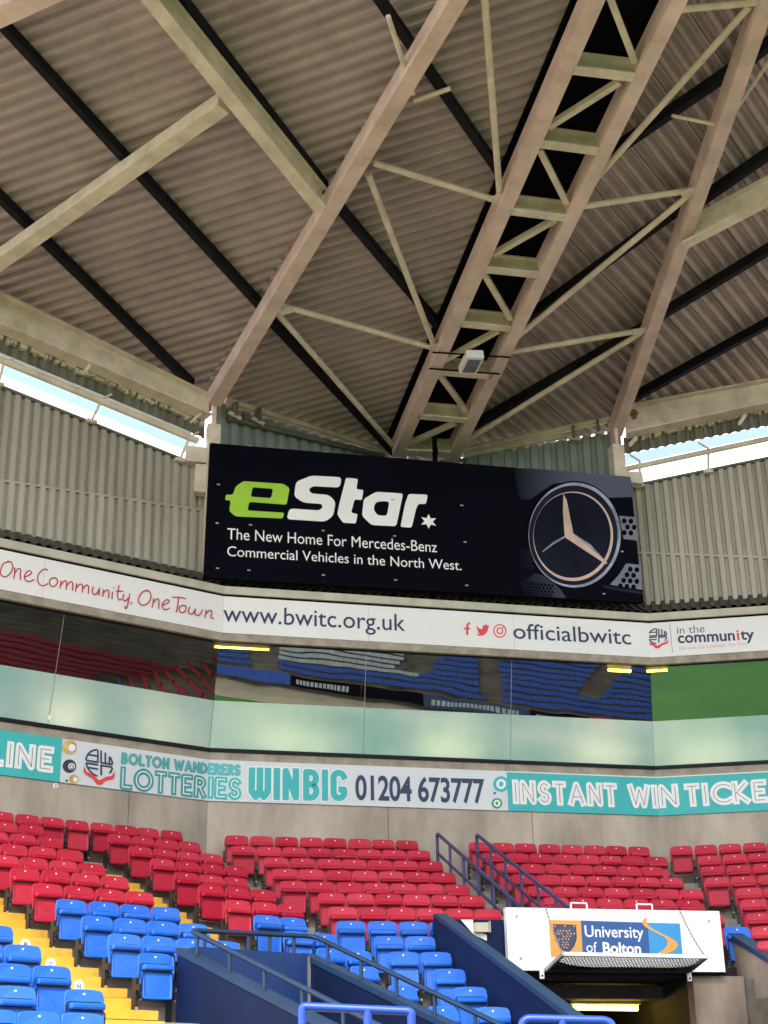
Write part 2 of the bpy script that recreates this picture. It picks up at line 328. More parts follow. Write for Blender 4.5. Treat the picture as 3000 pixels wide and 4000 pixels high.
# ================================================================== CONCRETE WALLS, BOARDS, GLAZING, BANNERS
FASC = .63
labels = {'L': 'left', 'C': 'centre', 'R': 'right'}
wall_lab = {'L': 'long pale concrete wall behind the upper left seat rows', 'C': 'pale concrete wall between the two corner joints, behind the centre seats', 'R': 'pale concrete wall behind the far right seats'}
glass_lab = {'L': 'left window band mirroring a dark stand, frosted in its lower half', 'C': 'middle three-pane window band mirroring blue seats, frosted below', 'R': 'right window band mirroring green grass, frosted below'}
ub_ = {'L': [4.0, 7.4, 10.64], 'C': [6.572, 9.562], 'R': [3.9, 6.9]}
TILT = math.tan(R(11.5))
for k in 'LCR':
    nw = NW[k]
    def band(mb, na, nb, z0, z1, k=k):
        a0, b0 = span(k, na); a1, b1 = span(k, nb)
        q = lambda z: [P(k, a0, na, z), P(k, b0, na, z), P(k, b1, nb, z), P(k, a1, nb, z)]
        return mb.hexa(q(z0), q(z1))
    wl = thing('concrete_wall', wall_lab[k], 'wall', P(k, sum(span(k, nw))/2, nw, ZF[0]))
    inv = wl.matrix_basis.inverted() if False else Matrix.Translation(-wl.location)
    # cast wall panels with a recessed joint between them
    a, b = span(k, nw); edges = [a]; x = a
    js = {'L': [6.4, 9.4, 12.3], 'C': [7.05, 9.95], 'R': [4.1, 7.0]}[k]
    js = [a]+js+[b]
    for x0, x1 in zip(js, js[1:]):
        mb = MB(); e0 = 0 if x0 == a else .006; e1 = 0 if x1 == b else .006
        d = mitre(.3)
        ea = -d if (x0 == a and k != 'L') else 0; eb = d if (x1 == b and k != 'R') else 0
        mb.hexa([P(k, x0+e0, nw, ZF[0]-.6), P(k, x1-e1, nw, ZF[0]-.6), P(k, x1-e1+eb, nw+.3, ZF[0]-.6), P(k, x0+e0+ea, nw+.3, ZF[0]-.6)],
                [P(k, x0+e0, nw, 6.95), P(k, x1-e1, nw, 6.95), P(k, x1-e1+eb, nw+.3, 6.95), P(k, x0+e0+ea, nw+.3, 6.95)])
        mb.build('wall_panel', 'concrete', wl, inv)
    mb = MB(); band(mb, nw-.012, nw+.3, 6.952, 7.10); mb.build('sill', 'strip_concrete', wl, inv)
    # glazing
    gl = thing('window_band', glass_lab[k], 'window', P(k, sum(span(k, nw))/2, nw, 7.10)); inv = Matrix.Translation(-gl.location)
    mb = MB(); band(mb, nw-.06, nw+.12, 7.102, 7.165); mb.build('bottom_frame', 'frame_black', gl, inv)
    us = [span(k, nw)[0]]+ub_[k]+[span(k, nw)[1]]
    us = [q for q in us if span(k, nw)[0] <= q <= span(k, nw)[1]]
    zt = 9.115; zf = 8.05; z0 = 7.167
    def gp(u, z, j): # point of the leaning glass; end joints slide along the mitre
        off = (z-z0)*TILT; s = 0
        if j == 'a' and k != 'L': s = mitre(off)
        if j == 'b' and k != 'R': s = -mitre(off)
        return P(k, u+s, nw-.02-off, z)
    T_, N_ = TN(k)
    for j, (x0, x1) in enumerate(zip(us, us[1:])):
        ja = 'a' if j == 0 else ''; jb = 'b' if j == len(us)-2 else ''
        e = .006
        for nm, mt, za, zb in (('frosted_pane', 'frosted_glass', z0, zf-.001), ('clear_pane', 'clear_glass', zf+.001, zt)):
            mb = MB(); mb.add([gp(x0+e, za, ja), gp(x1-e, za, jb), gp(x1-e, zb, jb), gp(x0+e, zb, ja)], [(0, 1, 2, 3)])
            mb.build(nm, mt, gl, inv)
        if j:
            mb = MB(); mb.beam(gp(x0, z0, '')+N_*.004, gp(x0, zt, '')+N_*.004, .011, .02, N_); mb.build('pane_joint', 'galv', gl, inv)
    # dark room behind
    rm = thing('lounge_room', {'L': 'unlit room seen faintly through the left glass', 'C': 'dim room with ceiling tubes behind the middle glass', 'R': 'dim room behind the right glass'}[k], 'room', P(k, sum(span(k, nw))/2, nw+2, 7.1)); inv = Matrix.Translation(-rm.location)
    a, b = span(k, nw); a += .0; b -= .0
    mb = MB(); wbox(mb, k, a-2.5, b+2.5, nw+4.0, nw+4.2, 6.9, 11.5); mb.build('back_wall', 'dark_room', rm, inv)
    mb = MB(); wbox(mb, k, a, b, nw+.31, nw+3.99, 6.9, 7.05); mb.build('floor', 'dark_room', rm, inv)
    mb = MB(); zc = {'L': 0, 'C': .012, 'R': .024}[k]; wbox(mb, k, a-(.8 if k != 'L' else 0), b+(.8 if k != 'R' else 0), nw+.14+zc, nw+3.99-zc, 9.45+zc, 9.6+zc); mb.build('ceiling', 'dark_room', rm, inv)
    # overhanging fascia: soffit, concrete strip, banner panels, trim, corrugated skirt
    nf = nw-FASC
    fa = thing('fascia', {'L': 'projecting cream fascia carrying the handwritten red banner', 'C': 'projecting cream fascia above the middle windows', 'R': 'projecting cream fascia above the far right window'}[k], 'fascia', P(k, sum(span(k, nf))/2, nf, 9.12)); inv = Matrix.Translation(-fa.location)
    mb = MB(); band(mb, nf+.012, nf+.10, 9.12, 9.265); mb.build('lower_strip', 'strip_concrete', fa, inv)
    mb = MB(); band(mb, nf+.102, nw+.12, 9.118, 9.2); mb.build('soffit', 'frame_black', fa, inv)
    mb = MB(); band(mb, nf+.04, nf+.10, 9.267, 10.02); mb.build('backing', 'fascia_dark', fa, inv)
    mb = MB(); band(mb, nf-.05, nf+.16, 10.045, 10.20); mb.build('trim', 'trim_cream', fa, inv)
    mb = MB(); band(mb, nf+.005, nf+.12, 10.012, 10.043); mb.build('shadow_gap', 'black', fa, inv)
    a0, b0 = span(k, nf+.05); a1, b1 = span(k, nw)
    za, zb = 10.25, 10.66
    p = [P(k, a0, nf+.05, za), P(k, b0, nf+.05, za), P(k, b1, nw+.02, zb), P(k, a1, nw+.02, zb)]
    up_ = (N_*(nw-nf-.03)+Vector((0, 0, zb-za))).normalized(); nr = T_.cross(up_).normalized()
    mb = MB(); corrug(mb, p, up_, nr, .2, .045); mb.build('skirt_sheet', 'skirt', fa, inv)
    mb = MB(); band(mb, nf+.02, nw+.2, 10.203, 10.225); mb.build('ledge', 'black', fa, inv)
# ------- flat print helpers
def mesh_of(curve_ob):
    dg = bpy.context.evaluated_depsgraph_get(); me = bpy.data.meshes.new_from_object(curve_ob.evaluated_get(dg)); bpy.data.objects.remove(curve_ob); return me
def text_mesh(s, offset=0., space=1.0):
    c = bpy.data.curves.new('t', 'FONT'); c.body = s; c.size = 1; c.offset = offset; c.extrude = 0; c.space_character = space; c.resolution_u = 4
    o = bpy.data.objects.new('t', c); COL.objects.link(o); me = mesh_of(o); bpy.data.curves.remove(c); return me
_cap = {}
def write(k, n, s, mt, base_l, base_r, top, parent, offset=0., space=1., ref='H', italic=0., extra=0.):
    """lettering on the plane n of facade k; base_l/base_r/top are photo points of the baseline ends and of the cap line"""
    u0, z0 = W(k, n, *base_l); u1, z1 = W(k, n, *base_r); ut, zt = W(k, n, *top)
    f = (ut-u0)/(u1-u0); h = zt-(z0+(z1-z0)*f)
    me = text_mesh(s, offset, space)
    if ref not in _cap:
        r = text_mesh(ref); _cap[ref] = max(v.co.y for v in r.vertices); bpy.data.meshes.remove(r)
    xs = [v.co.x for v in me.vertices]; xa, xb = min(xs), max(xs); sx = (u1-u0)/(xb-xa); sy = h/_cap[ref]
    T, N = TN(k); o0 = P(k, u0, n-.006-extra, z0); sh = (z1-z0)/(u1-u0)
    for v in me.vertices:
        x = (v.co.x-xa)*sx; y = v.co.y*sy; v.co = o0+T*(x+italic*y)+Vector((0, 0, y+sh*x))
    if parent is not None: me.transform(Matrix.Translation(-parent.location))
    # split into glyphs: islands whose spans overlap along the line belong to one letter
    bm = bmesh.new(); bm.from_mesh(me); bpy.data.meshes.remove(me); seen = set(); isl = []
    for v in bm.verts:
        if v in seen: continue
        st_ = [v]; seen.add(v); comp = []
        while st_:
            q = st_.pop(); comp.append(q)
            for e in q.link_edges:
                w_ = e.other_vert(q)
                if w_ not in seen: seen.add(w_); st_.append(w_)
        us_ = [q.co.dot(T) for q in comp]; isl.append([min(us_), max(us_), comp])
    isl.sort(key=lambda a: a[0]); grp = []
    for a in isl:
        if grp and a[0] < grp[-1][1]-.3*min(a[1]-a[0], grp[-1][1]-grp[-1][0]): grp[-1][2] += a[2]; grp[-1][1] = max(grp[-1][1], a[1])
        else: grp.append(a)
    out = None
    for a in grp:
        vs = set(a[2]); ix = {v: i for i, v in enumerate(a[2])}; fs = {f for v in vs for f in v.link_faces}
        m2 = bpy.data.meshes.new('letter'); m2.from_pydata([tuple(v.co) for v in a[2]], [], [[ix[v] for v in f.verts] for f in fs]); out = link('letter', m2, mt, parent)
    bm.free(); return out
def fin(me, name, mt, parent):
    if parent is not None:
        me.transform(Matrix.Translation(-parent.location))
    me.materials.clear(); return link(name, me, mt, parent)
def rnd(loop, r, n=5):
    out = []; L_ = len(loop)
    for i in range(L_):
        a, b, c = (Vector(loop[i-1]), Vector(loop[i]), Vector(loop[(i+1) % L_])); d1, d2 = a-b, c-b
        rr = min(r, d1.length*.45, d2.length*.45); p = b+d1.normalized()*rr; q = b+d2.normalized()*rr
        out += [p*(1-t/n)**2+b*2*(t/n)*(1-t/n)+q*(t/n)**2 for t in range(n+1)]
    return out
def shape(k, n, loops, org, mt, parent, name='emblem', rad=0, extra=0., sc=1.):
    """filled flat shape with holes; loops in zoomed photo pixels, org = (x0, y0, scale) of that zoom"""
    c = bpy.data.curves.new('s', 'CURVE'); c.dimensions = '2D'; c.fill_mode = 'BOTH'
    for lp in loops:
        lp = rnd(lp, rad) if rad else [Vector(q) for q in lp]
        sp = c.splines.new('POLY'); sp.points.add(len(lp)-1); sp.use_cyclic_u = True
        for i, q in enumerate(lp):
            u, z = W(k, n, org[0]+q[0]/org[2], org[1]+q[1]/org[2]); sp.points[i].co = (u, z, 0, 1)
    o = bpy.data.objects.new('s', c); COL.objects.link(o); me = mesh_of(o); bpy.data.curves.remove(c)
    for v in me.vertices: v.co = P(k, v.co.x, n-.006-extra, v.co.y)
    return fin(me, name, mt, parent)
def ell(cx, cy, rx, ry, n=40, a0=0, a1=360, rot=0): return [(cx+rx*math.cos(R(a0+(a1-a0)*i/n)), cy+ry*math.sin(R(a0+(a1-a0)*i/n))) for i in range(n if abs(a1-a0) == 360 else n+1)]
def strokes(k, n, lines, org, wpx, mt, parent, name='lettering', extra=0.):
    """pen strokes as thin flat ribbons, drawn with mitred joints"""
    mb = MB(); T, N = TN(k)
    for idx, ln in enumerate(lines):
        pts = [P(k, *(lambda uz: (uz[0], n-.006-extra-.0004*idx, uz[1]))(W(k, n, org[0]+x/org[2], org[1]+y/org[2]))) for x, y in ln]
        d0 = (pts[1]-pts[0]).length
        wd = wpx/org[2]/(FPX/(n*1.02))
        vs = []
        for i, p in enumerate(pts):
            d = ((pts[i]-pts[i-1]).normalized() if i else Vector()) + ((pts[i+1]-p).normalized() if i < len(pts)-1 else Vector()); d.normalize()
            s_ = d.cross(N).normalized()*wd/2; vs += [p-s_, p+s_]
        mb.add(vs, [(2*i, 2*i+1, 2*i+3, 2*i+2) for i in range(len(pts)-1)])
    return fin(mb.build('x', None).data, name, mt, parent) if False else _st(mb, name, mt, parent)
def _st(mb, name, mt, parent):
    me = bpy.data.meshes.new(name); me.from_pydata([tuple(v) for v in mb.v], [], mb.f); return fin(me, name, mt, parent)
def spl(pts, n=8):                        # Catmull-Rom through points
    p = [Vector(pts[0])]+[Vector(q) for q in pts]+[Vector(pts[-1])]; out = []
    for i in range(1, len(p)-2):
        for j in range(n):
            t = j/n; a, b, c, d = p[i-1:i+3]; out.append(.5*((2*b)+(c-a)*t+(2*a-5*b+4*c-d)*t*t+(3*b-a-3*c+d)*t**3))
    out.append(p[-2]); return [(q.x, q.y) for q in out]
def panel(k, n, u0, u1, z0, z1, mt, parent, th=.02, name='panel', sa=0, sb=0):
    mb = MB(); mb.hexa([P(k, u0, n, z0), P(k, u1, n, z0), P(k, u1+sb, n+th, z0), P(k, u0+sa, n+th, z0)], [P(k, u0, n, z1), P(k, u1, n, z1), P(k, u1+sb, n+th, z1), P(k, u0+sa, n+th, z1)])
    return mb.build(name, mt, parent, Matrix.Translation(-parent.location))
def arcp(cx, cy, rx, ry, a0, a1, n=10): return [(cx+rx*math.cos(R(a0+(a1-a0)*i/n)), cy+ry*math.sin(R(a0+(a1-a0)*i/n))) for i in range(n+1)]
GL = {  # skeletons of geometric capitals: (width, strokes), height 1
 'I': (.0, [[(0, 0), (0, 1)]]), 'L': (.42, [[(0, 1), (0, 0), (.42, 0)]]), 'N': (.55, [[(0, 0), (0, 1), (.55, 0), (.55, 1)]]),
 'E': (.42, [[(.42, 1), (0, 1), (0, 0), (.42, 0)], [(0, .5), (.34, .5)]]), 'T': (.44, [[(0, 1), (.44, 1)], [(.22, 1), (.22, 0)]]),
 'O': (.86, [arcp(.43, .5, .43, .5, 90, 450, 24)]), 'C': (.62, [arcp(.46, .5, .46, .5, 50, 310, 18)]),
 'S': (.44, [arcp(.23, .74, .21, .26, 35, 270, 10)+arcp(.22, .24, .22, .24, 88, -150, 10)[1:]]),
 'A': (.66, [[(0, 0), (.33, 1), (.66, 0)], [(.12, .33), (.54, .33)]]), 'R': (.46, [[(0, 0), (0, 1)]+arcp(.2, .75, .24, .25, 90, -90, 8)+[(0, .5)], [(.2, .5), (.46, 0)]]),
 'B': (.46, [[(0, 0), (0, 1)]+arcp(.2, .76, .2, .24, 90, -90, 8)+[(0, .52)], [(.1, .52)]+arcp(.22, .26, .24, .26, 90, -90, 8)+[(0, 0)]]),
 'D': (.58, [[(0, 0), (0, 1)]+arcp(.12, .5, .46, .5, 90, -90, 12)+[(0, 0)]]), 'W': (.95, [[(0, 1), (.24, 0), (.475, .85), (.71, 0), (.95, 1)]]),
 'K': (.5, [[(0, 0), (0, 1)], [(.46, 1), (.04, .48), (.5, 0)]]), 'G': (.62, [arcp(.46, .5, .46, .5, 50, 335, 18)+[(.88*.7+.26, .48), (.5, .48)]]), ' ': (.12, [])}
GLR = dict(GL, W=(.52, [[(0, 1), (0, .2), (.13, 0), (.26, .2), (.26, 1)], [(.26, .2), (.39, 0), (.52, .2), (.52, 1)]]), N=(.33, [[(0, 0), (0, 1), (.33, 0), (.33, 1)]]),
  B=(.34, [[(0, 0), (0, 1)]+arcp(.16, .76, .17, .24, 90, -90, 8)+[(0, .52)], [(.1, .52)]+arcp(.16, .26, .18, .26, 90, -90, 8)+[(0, 0)]]),
  G=(.36, [arcp(.18, .80, .18, .2, 15, 180, 8)+arcp(.18, .2, .18, .2, 180, 360, 8)+[(.36, .34), (.26, .34)]]))
def inline(k, n, s, base_l, base_r, top, parent, layers, gap=.30, glyphs=GL, inset=.1):
    """outlined geometric capitals; layers = [(material, stroke width in cap heights)], widest first"""
    u0, z0 = W(k, n, *base_l); u1, z1 = W(k, n, *base_r); ut, zt = W(k, n, *top); h = zt-(z0+(z1-z0)*(ut-u0)/(u1-u0)); sh = (z1-z0)/(u1-u0)
    x = 0; put = []
    for ch in s:
        w_, st_ = glyphs[ch]; put.append((x, st_)); x += w_+gap
    tot = x-gap; wmax = inset*2; sx = (u1-u0)/(tot+wmax); T, N = TN(k)
    for gx, st_ in put:
        if not st_: continue
        base = None
        for li, (mt, sw_) in enumerate(layers):
            mb = MB(); c = 0
            for ln in st_:
                q = [((gx+a+inset)*sx, (inset+b*(1-2*inset))*h) for a, b in ln]; hw = sw_*h/2
                def pt(x, y, e): return P(k, u0+x, n-.006-.004*li-e, z0+y+sh*x)
                for i in range(len(q)-1):
                    a, b = Vector(q[i]), Vector(q[i+1]); d = (b-a)
                    if d.length < 1e-6: continue
                    d.normalize(); nn_ = Vector((-d.y, d.x))*hw
                    a2 = a-d*hw*(.92 if i == 0 else 0); b2 = b+d*hw*(.92 if i == len(q)-2 else 0); c += 1; e = (c % 7)*.0004
                    mb.add([pt(*(a2-nn_), e), pt(*(b2-nn_), e), pt(*(b2+nn_), e), pt(*(a2+nn_), e)], [(0, 1, 2, 3)])
                for i in range(1, len(q)-1):
                    c += 1; e = (c % 7)*.0004+.0002
                    mb.add([pt(q[i][0]+hw*math.cos(j*math.pi/6), q[i][1]+hw*math.sin(j*math.pi/6), e) for j in range(12)], [tuple(range(12))])
            if base is None: base = _st(mb, 'letter', mt, parent)
            else:
                me = bpy.data.meshes.new('inner_line'); me.from_pydata([tuple(v) for v in mb.v], [], mb.f); me.transform(Matrix.Translation(-parent.location)); link('inner_line', me, mt, base)
    return base
# ------- white fascia banner, three lengths
BN = {k: NW[k]-FASC for k in 'LCR'}
def crest(k, n, org, cx, cy, rx, ry, parent, wpx, col='ink_navy', slope=0.):
    q = lambda x, y: (cx+x*rx, cy-y*ry+slope*x*rx)
    arc = lambda a0, a1: [q(math.cos(R(a0+(a1-a0)*i/8)), math.sin(R(a0+(a1-a0)*i/8))) for i in range(9)]
    ls = [arc(97, 177), [q(-.1, .98), q(-.1, .06)], [q(-.98, .06), q(-.05, .06)], [q(-.8, .52), q(-.1, .52)],
          [q(.14, .98), q(.14, .06)], [q(.08, .06), q(.98, .06)], [q(.46, .88), q(.46, .06)], [q(.76, .62), q(.76, .06)], arc(38, 4),
          [q(-.98, -.14), q(-.08, -.14)], arc(188, 262), [q(-.85, -.46), q(-.1, -.46)], [q(.14, -.14), q(.14, -.9)], [q(.08, -.14), q(.98, -.14)], arc(-10, -40)]
    strokes(k, n, ls, org, wpx, col, parent, 'emblem')
    rb = [q(-1.15, -.42), q(-.95, -.78), q(-.5, -.95), q(0, -1.28), q(.5, -.95), q(.95, -.78), q(1.2, -.42), q(1.15, -.85), q(1.05, -1.05), q(.5, -1.25), q(.15, -1.62), q(-.2, -1.62), q(-.5, -1.25), q(-1.0, -1.05), q(-1.2, -.85)]
    shape(k, n, [rb], org, 'ink_red_bright', parent, 'emblem_ribbon', 0, .004)
bl = thing('fascia_banner', 'white banner with red handwritten words One Community, One Town', 'banner', P('L', 9, BN['L'], 9.27))
for a, b in ((3., 6.2), (6.205, 10.1), (10.105, 13.916-mitre(FASC))): panel('L', BN['L'], a, b, 9.268, 10.005, 'panel_white', bl)
O = (0, 2000, 1.106)
hw = [  # pen strokes in photo space (slope follows the fascia)
 [(36,82),(14,90),(2,118),(6,140),(24,146),(44,130),(54,106),(48,84),(30,80)],
 [(62,106),(62,130),(58,156)], [(62,132),(76,112),(88,116),(86,138),(88,160)],
 [(102,148),(122,140),(134,130),(126,120),(112,128),(104,146),(110,162),(126,166),(146,158)],
 [(204,118),(188,114),(166,132),(160,158),(168,178),(186,184),(206,174)],
 [(228,150),(214,158),(212,176),(222,188),(238,182),(246,166),(238,152),(224,152)],
 [(260,162),(258,182),(256,196)], [(260,182),(274,164),(284,170),(282,202)], [(284,184),(300,168),(310,174),(308,206)],
 [(326,174),(324,194),(322,210)], [(326,194),(340,178),(352,184),(350,214)], [(352,198),(368,182),(378,190),(376,220)],
 [(398,188),(394,208),(400,222),(412,218),(422,200)], [(424,192),(422,226)],
 [(442,200),(438,232)], [(440,218),(452,204),(464,208),(462,238)],
 [(480,210),(477,242)], [(484,192),(485,196)],
 [(508,182),(502,222),(506,244),(518,242)], [(494,208),(526,208)],
 [(528,220),(524,240),(534,250),(548,236)], [(554,218),(548,250),(542,276),(534,282),(534,270)],
 [(562,254),(558,264)],
 [(632,204),(608,212),(592,236),(594,258),(612,268),(634,256),(644,230),(636,208),(620,204)],
 [(656,238),(652,262),(648,278)], [(654,258),(668,242),(678,248),(676,284)],
 [(694,268),(710,262),(722,252),(714,244),(700,252),(692,268),(698,284),(712,286),(724,280)],
 [(734,234),(764,234),(794,240)], [(762,236),(758,270),(752,298)],
 [(780,268),(766,276),(766,292),(778,300),(792,290),(792,272),(778,268)],
 [(810,274),(804,294),(812,306),(824,302),(834,282)], [(834,282),(832,302),(842,312),(856,304),(864,286)],
 [(880,288),(874,322)], [(878,306),(894,290),(904,296),(900,320),(912,324)]]
O = (0, 2120, 1.0943)
strokes('L', BN['L'], [spl(l) for l in hw], O, 6.2, 'ink_red', bl)
bc = thing('fascia_banner', 'white banner with navy web address and red social media symbols', 'banner', P('C', 8, BN['C'], 9.27))
ca, cb = span('C', BN['C'])
for a, b in ((ca, 6.57), (6.575, 9.56), (9.565, cb)): panel('C', BN['C'], a, b, 9.268, 10.005, 'panel_white', bc)
write('C', BN['C'], 'www.bwitc.org.uk', 'ink_navy', (871, 2427), (1583, 2465), (1104, 2374), bc, offset=.003, ref='b')
write('C', BN['C'], 'officialbwitc', 'ink_navy', (2006, 2494), (2466, 2518), (2042, 2436), bc, offset=.003, ref='f')
O2 = (1500, 2000, 1.106)
shape('C', BN['C'], [[(350,500),(355,500),(355,490),(362,478),(372,478),(372,486),(366,487),(364,492),(364,500),(372,500),(371,508),(364,508),(364,532),(355,532),(355,508),(346,508),(346,500)]], O2, 'ink_red_bright', bc)
shape('C', BN['C'], [[(397,491),(410,503),(424,507),(425,497),(432,488),(442,487),(448,492),(456,490),(451,498),(448,512),(440,526),(425,535),(410,535),(397,529),(409,527),(413,524),(403,517),(409,515),(399,506),(404,506),(397,496)]], O2, 'ink_red_bright', bc, rad=2)
shape('C', BN['C'], [ell(500, 514, 28.5, 29.5, 32), ell(500, 514, 23.5, 24.5, 32)], O2, 'ink_red_bright', bc)
shape('C', BN['C'], [ell(500, 514, 14.5, 15, 28), ell(500, 514, 9.5, 10, 28)], O2, 'ink_red_bright', bc, extra=.002)
shape('C', BN['C'], [ell(515, 500, 3, 3, 12)], O2, 'ink_red_bright', bc, extra=.003)
br = thing('fascia_banner', 'white banner with round club crest and words in the community', 'banner', P('R', 4, BN['R'], 9.27))
panel('R', BN['R'], span('R', BN['R'])[0], 5.0, 9.268, 10.005, 'panel_white', br); panel('R', BN['R'], 5.005, 8.5, 9.268, 10.005, 'panel_white', br)
O3 = (2400, 2380, 2.765)
crest('R', BN['R'], O3, 466, 290, 100, 82, br, 13, slope=-.03)
strokes('R', BN['R'], [[(598, 165), (628, 465)]], O3, 4, 'ink_navy', br, 'divider')
write('R', BN['R'], 'in the', 'ink_navy', (2646, 2477), (2753, 2470), (2711, 2442), br, offset=-.01, ref='h')
write('R', BN['R'], 'commun', 'ink_navy', (2649, 2512), (2872, 2501), (2660, 2470), br, offset=.02, ref='h')
write('R', BN['R'], 'i', 'ink_red_bright', (2880, 2500), (2889, 2500), (2884, 2460), br, offset=.02, ref='h')
write('R', BN['R'], 'ty', 'ink_navy', (2894, 2499), (2948, 2497), (2900, 2458), br, offset=.02, ref='h')
write('R', BN['R'], 'One Club. One Community. One Town.', 'ink_pink', (2652, 2539), (2918, 2519), (2655, 2526), br, offset=-.005, italic=.2)
# ------- lottery boards under the glass
LN = {k: NW[k]-.035 for k in 'LCR'}
def z_(k): return 6.165, 6.945
uT = W('L', LN['L'], 239, 2975)[0]
l1 = thing('lottery_board', 'teal board ending in the letters LINE at the left edge', 'sign', P('L', 8, LN['L'], 6.16))
panel('L', LN['L'], 5.0, uT-.003, 6.165, 6.945, 'teal', l1, .03)
inline('L', LN['L'], 'LINE', (-50, 2984), (203, 3016), (36, 2899), l1, [('white', .30), ('sign_mesh', .03)], .36)
l2 = thing('lottery_board', 'white lottery board with club crest, gold and navy lottery balls', 'sign', P('L', 12, LN['L'], 6.16))
panel('L', LN['L'], uT, span('L', LN['L'])[1], 6.165, 6.945, 'panel_grey', l2, .03)
O4 = (0, 2820, 1.659)
for cx, cy, rr, c in ((450,165,47,'gold_ball'),(449,287,44,'navy_ball'),(478,372,31,'gold_ball'),(426,380,16,'panel_grey')):
    shape('L', LN['L'], [ell(cx, cy, rr, rr, 28)], O4, c, l2, 'lottery_ball')
    shape('L', LN['L'], [ell(cx+rr*.3, cy+rr*.05, rr*.5, rr*.5, 20)], O4, 'white' if c != 'panel_grey' else 'navy_ball', l2, 'ball_spot', extra=.003)
shape('L', LN['L'], [ell(462, 292, 14, 17, 16), ell(462, 292, 8, 11, 16)], O4, 'navy_ball', l2, 'ball_number', extra=.006)
crest('L', LN['L'], O4, 642, 268, 86, 86, l2, 13, slope=.16)
inline('L', LN['L'], 'BOLTON WAND', (474, 2983), (808, 3024), (490, 2941), l2, [('teal_dark', .26), ('teal_light', .06)], .34)
inline('L', LN['L'], 'LOTTER', (470, 3081), (801, 3118), (480, 2996), l2, [('teal_dark', .27), ('white', .05)], .34)
l3 = thing('lottery_board', 'white board reading WIN BIG with a phone number', 'sign', P('C', 7, LN['C'], 6.16))
uT2 = W('C', LN['C'], 1983, 3090)[0]
ca, cb = span('C', LN['C'])
panel('C', LN['C'], ca, uT2-.003, 6.165, 6.945, 'panel_grey', l3, .03)
inline('C', LN['C'], 'ERERS', (811, 3025), (938, 3031), (825, 2982), l3, [('teal', .26), ('teal_light', .06)], .34)
inline('C', LN['C'], 'IES', (815, 3118), (938, 3124), (825, 3035), l3, [('teal', .27), ('white', .05)], .36)
inline('C', LN['C'], 'WIN', (970, 3125), (1167, 3128), (990, 2997), l3, [('white', .27), ('teal', .20)], .29, GLR, .10)
inline('C', LN['C'], 'BIG', (1184, 3128), (1356, 3131), (1200, 3004), l3, [('white', .27), ('teal', .20)], .29, GLR, .10)
write('C', LN['C'], '01204 673777', 'ink_navy', (1388, 3122), (1895, 3136), (1400, 3031), l3, offset=.022, space=.96)
for cx, cy, rr, c in ((1957, 3063, 31, 'teal'), (1941, 3138, 21, 'green_ball'), (1932, 3098, 5, 'uni_blue')):
    shape('C', LN['C'], [ell(cx, cy, rr, rr, 24)], (0, 0, 1), c, l3, 'lottery_ball')
    if rr > 10: shape('C', LN['C'], [ell(cx, cy, rr*.62, rr*.62, 24), ell(cx, cy, rr*.3, rr*.34, 16)], (0, 0, 1), 'white', l3, 'ball_spot', extra=.003)
l4 = thing('lottery_board', 'teal board beginning with the words INSTANT WIN', 'sign', P('C', 11, LN['C'], 6.16))
panel('C', LN['C'], uT2, cb, 6.165, 6.945, 'teal', l4, .03)
panel('C', LN['C']-.004, uT2, cb, 6.925, 6.945, 'white', l4, .003, 'edge_strip')
inline('C', LN['C'], 'INSTANT WI', (2009, 3138), (2568, 3156), (2020, 3049), l4, [('white', .30), ('sign_mesh', .03)], .40)
l5 = thing('lottery_board', 'teal board with the letters N TICKE at the right edge', 'sign', P('R', 4, LN['R'], 6.16))
ra, rb_ = span('R', LN['R'])
panel('R', LN['R'], ra, 7.5, 6.165, 6.945, 'teal', l5, .03)
panel('R', LN['R']-.004, ra, 7.5, 6.925, 6.945, 'white', l5, .003, 'edge_strip')
inline('R', LN['R'], 'N', (2580, 3154), (2652, 3150), (2590, 3067), l5, [('white', .30), ('sign_mesh', .03)], .36)
inline('R', LN['R'], 'TICKETS', (2681, 3150), (3140, 3124), (2695, 3064), l5, [('white', .30), ('sign_mesh', .03)], .36)
# ------- big black advertising board
NS = 27.42
tl, tr, br_, bl_ = [W('C', NS, *q) for q in ((821, 1730), (2463, 1863), (2511, 2355), (795, 2255))]
ab = thing('advertising_board', 'huge black board with green and white eStar lettering and a star emblem', 'billboard', P('C', 8, NS, bl_[1]))
mb = MB(); f = [P('C', q[0], NS, q[1]) for q in (bl_, br_, tr, tl)]; N_ = TN('C')[1]
mb.hexa(f, [q+N_*.10 for q in f]); mb.build('backboard', 'sign_black', ab, Matrix.Translation(-ab.location))
def fade(name, x0, x1, col):
    m = M['sign_black'].copy(); m.name = name; t = m.node_tree; b = t.nodes['Principled BSDF']; L = t.links.new
    tc = t.nodes.new('ShaderNodeTexCoord'); dp = t.nodes.new('ShaderNodeVectorMath'); dp.operation = 'DOT_PRODUCT'; dp.inputs[1].default_value = TN('C')[0]
    mr = t.nodes.new('ShaderNodeMapRange'); mr.interpolation_type = 'SMOOTHSTEP'; mr.inputs['From Min'].default_value = W('C', NS, x0, 2050)[0]-8; mr.inputs['From Max'].default_value = W('C', NS, x1, 2050)[0]-8
    mx = t.nodes.new('ShaderNodeMix'); mx.data_type = 'RGBA'; mx.inputs['A'].default_value = (.0012, .0018, .006, 1); mx.inputs['B'].default_value = (*col, 1)
    L(tc.outputs['Object'], dp.inputs[0]); L(dp.outputs['Value'], mr.inputs['Value']); L(mr.outputs[0], mx.inputs['Factor']); L(mx.outputs['Result'], b.inputs['Base Color']); M[name] = m
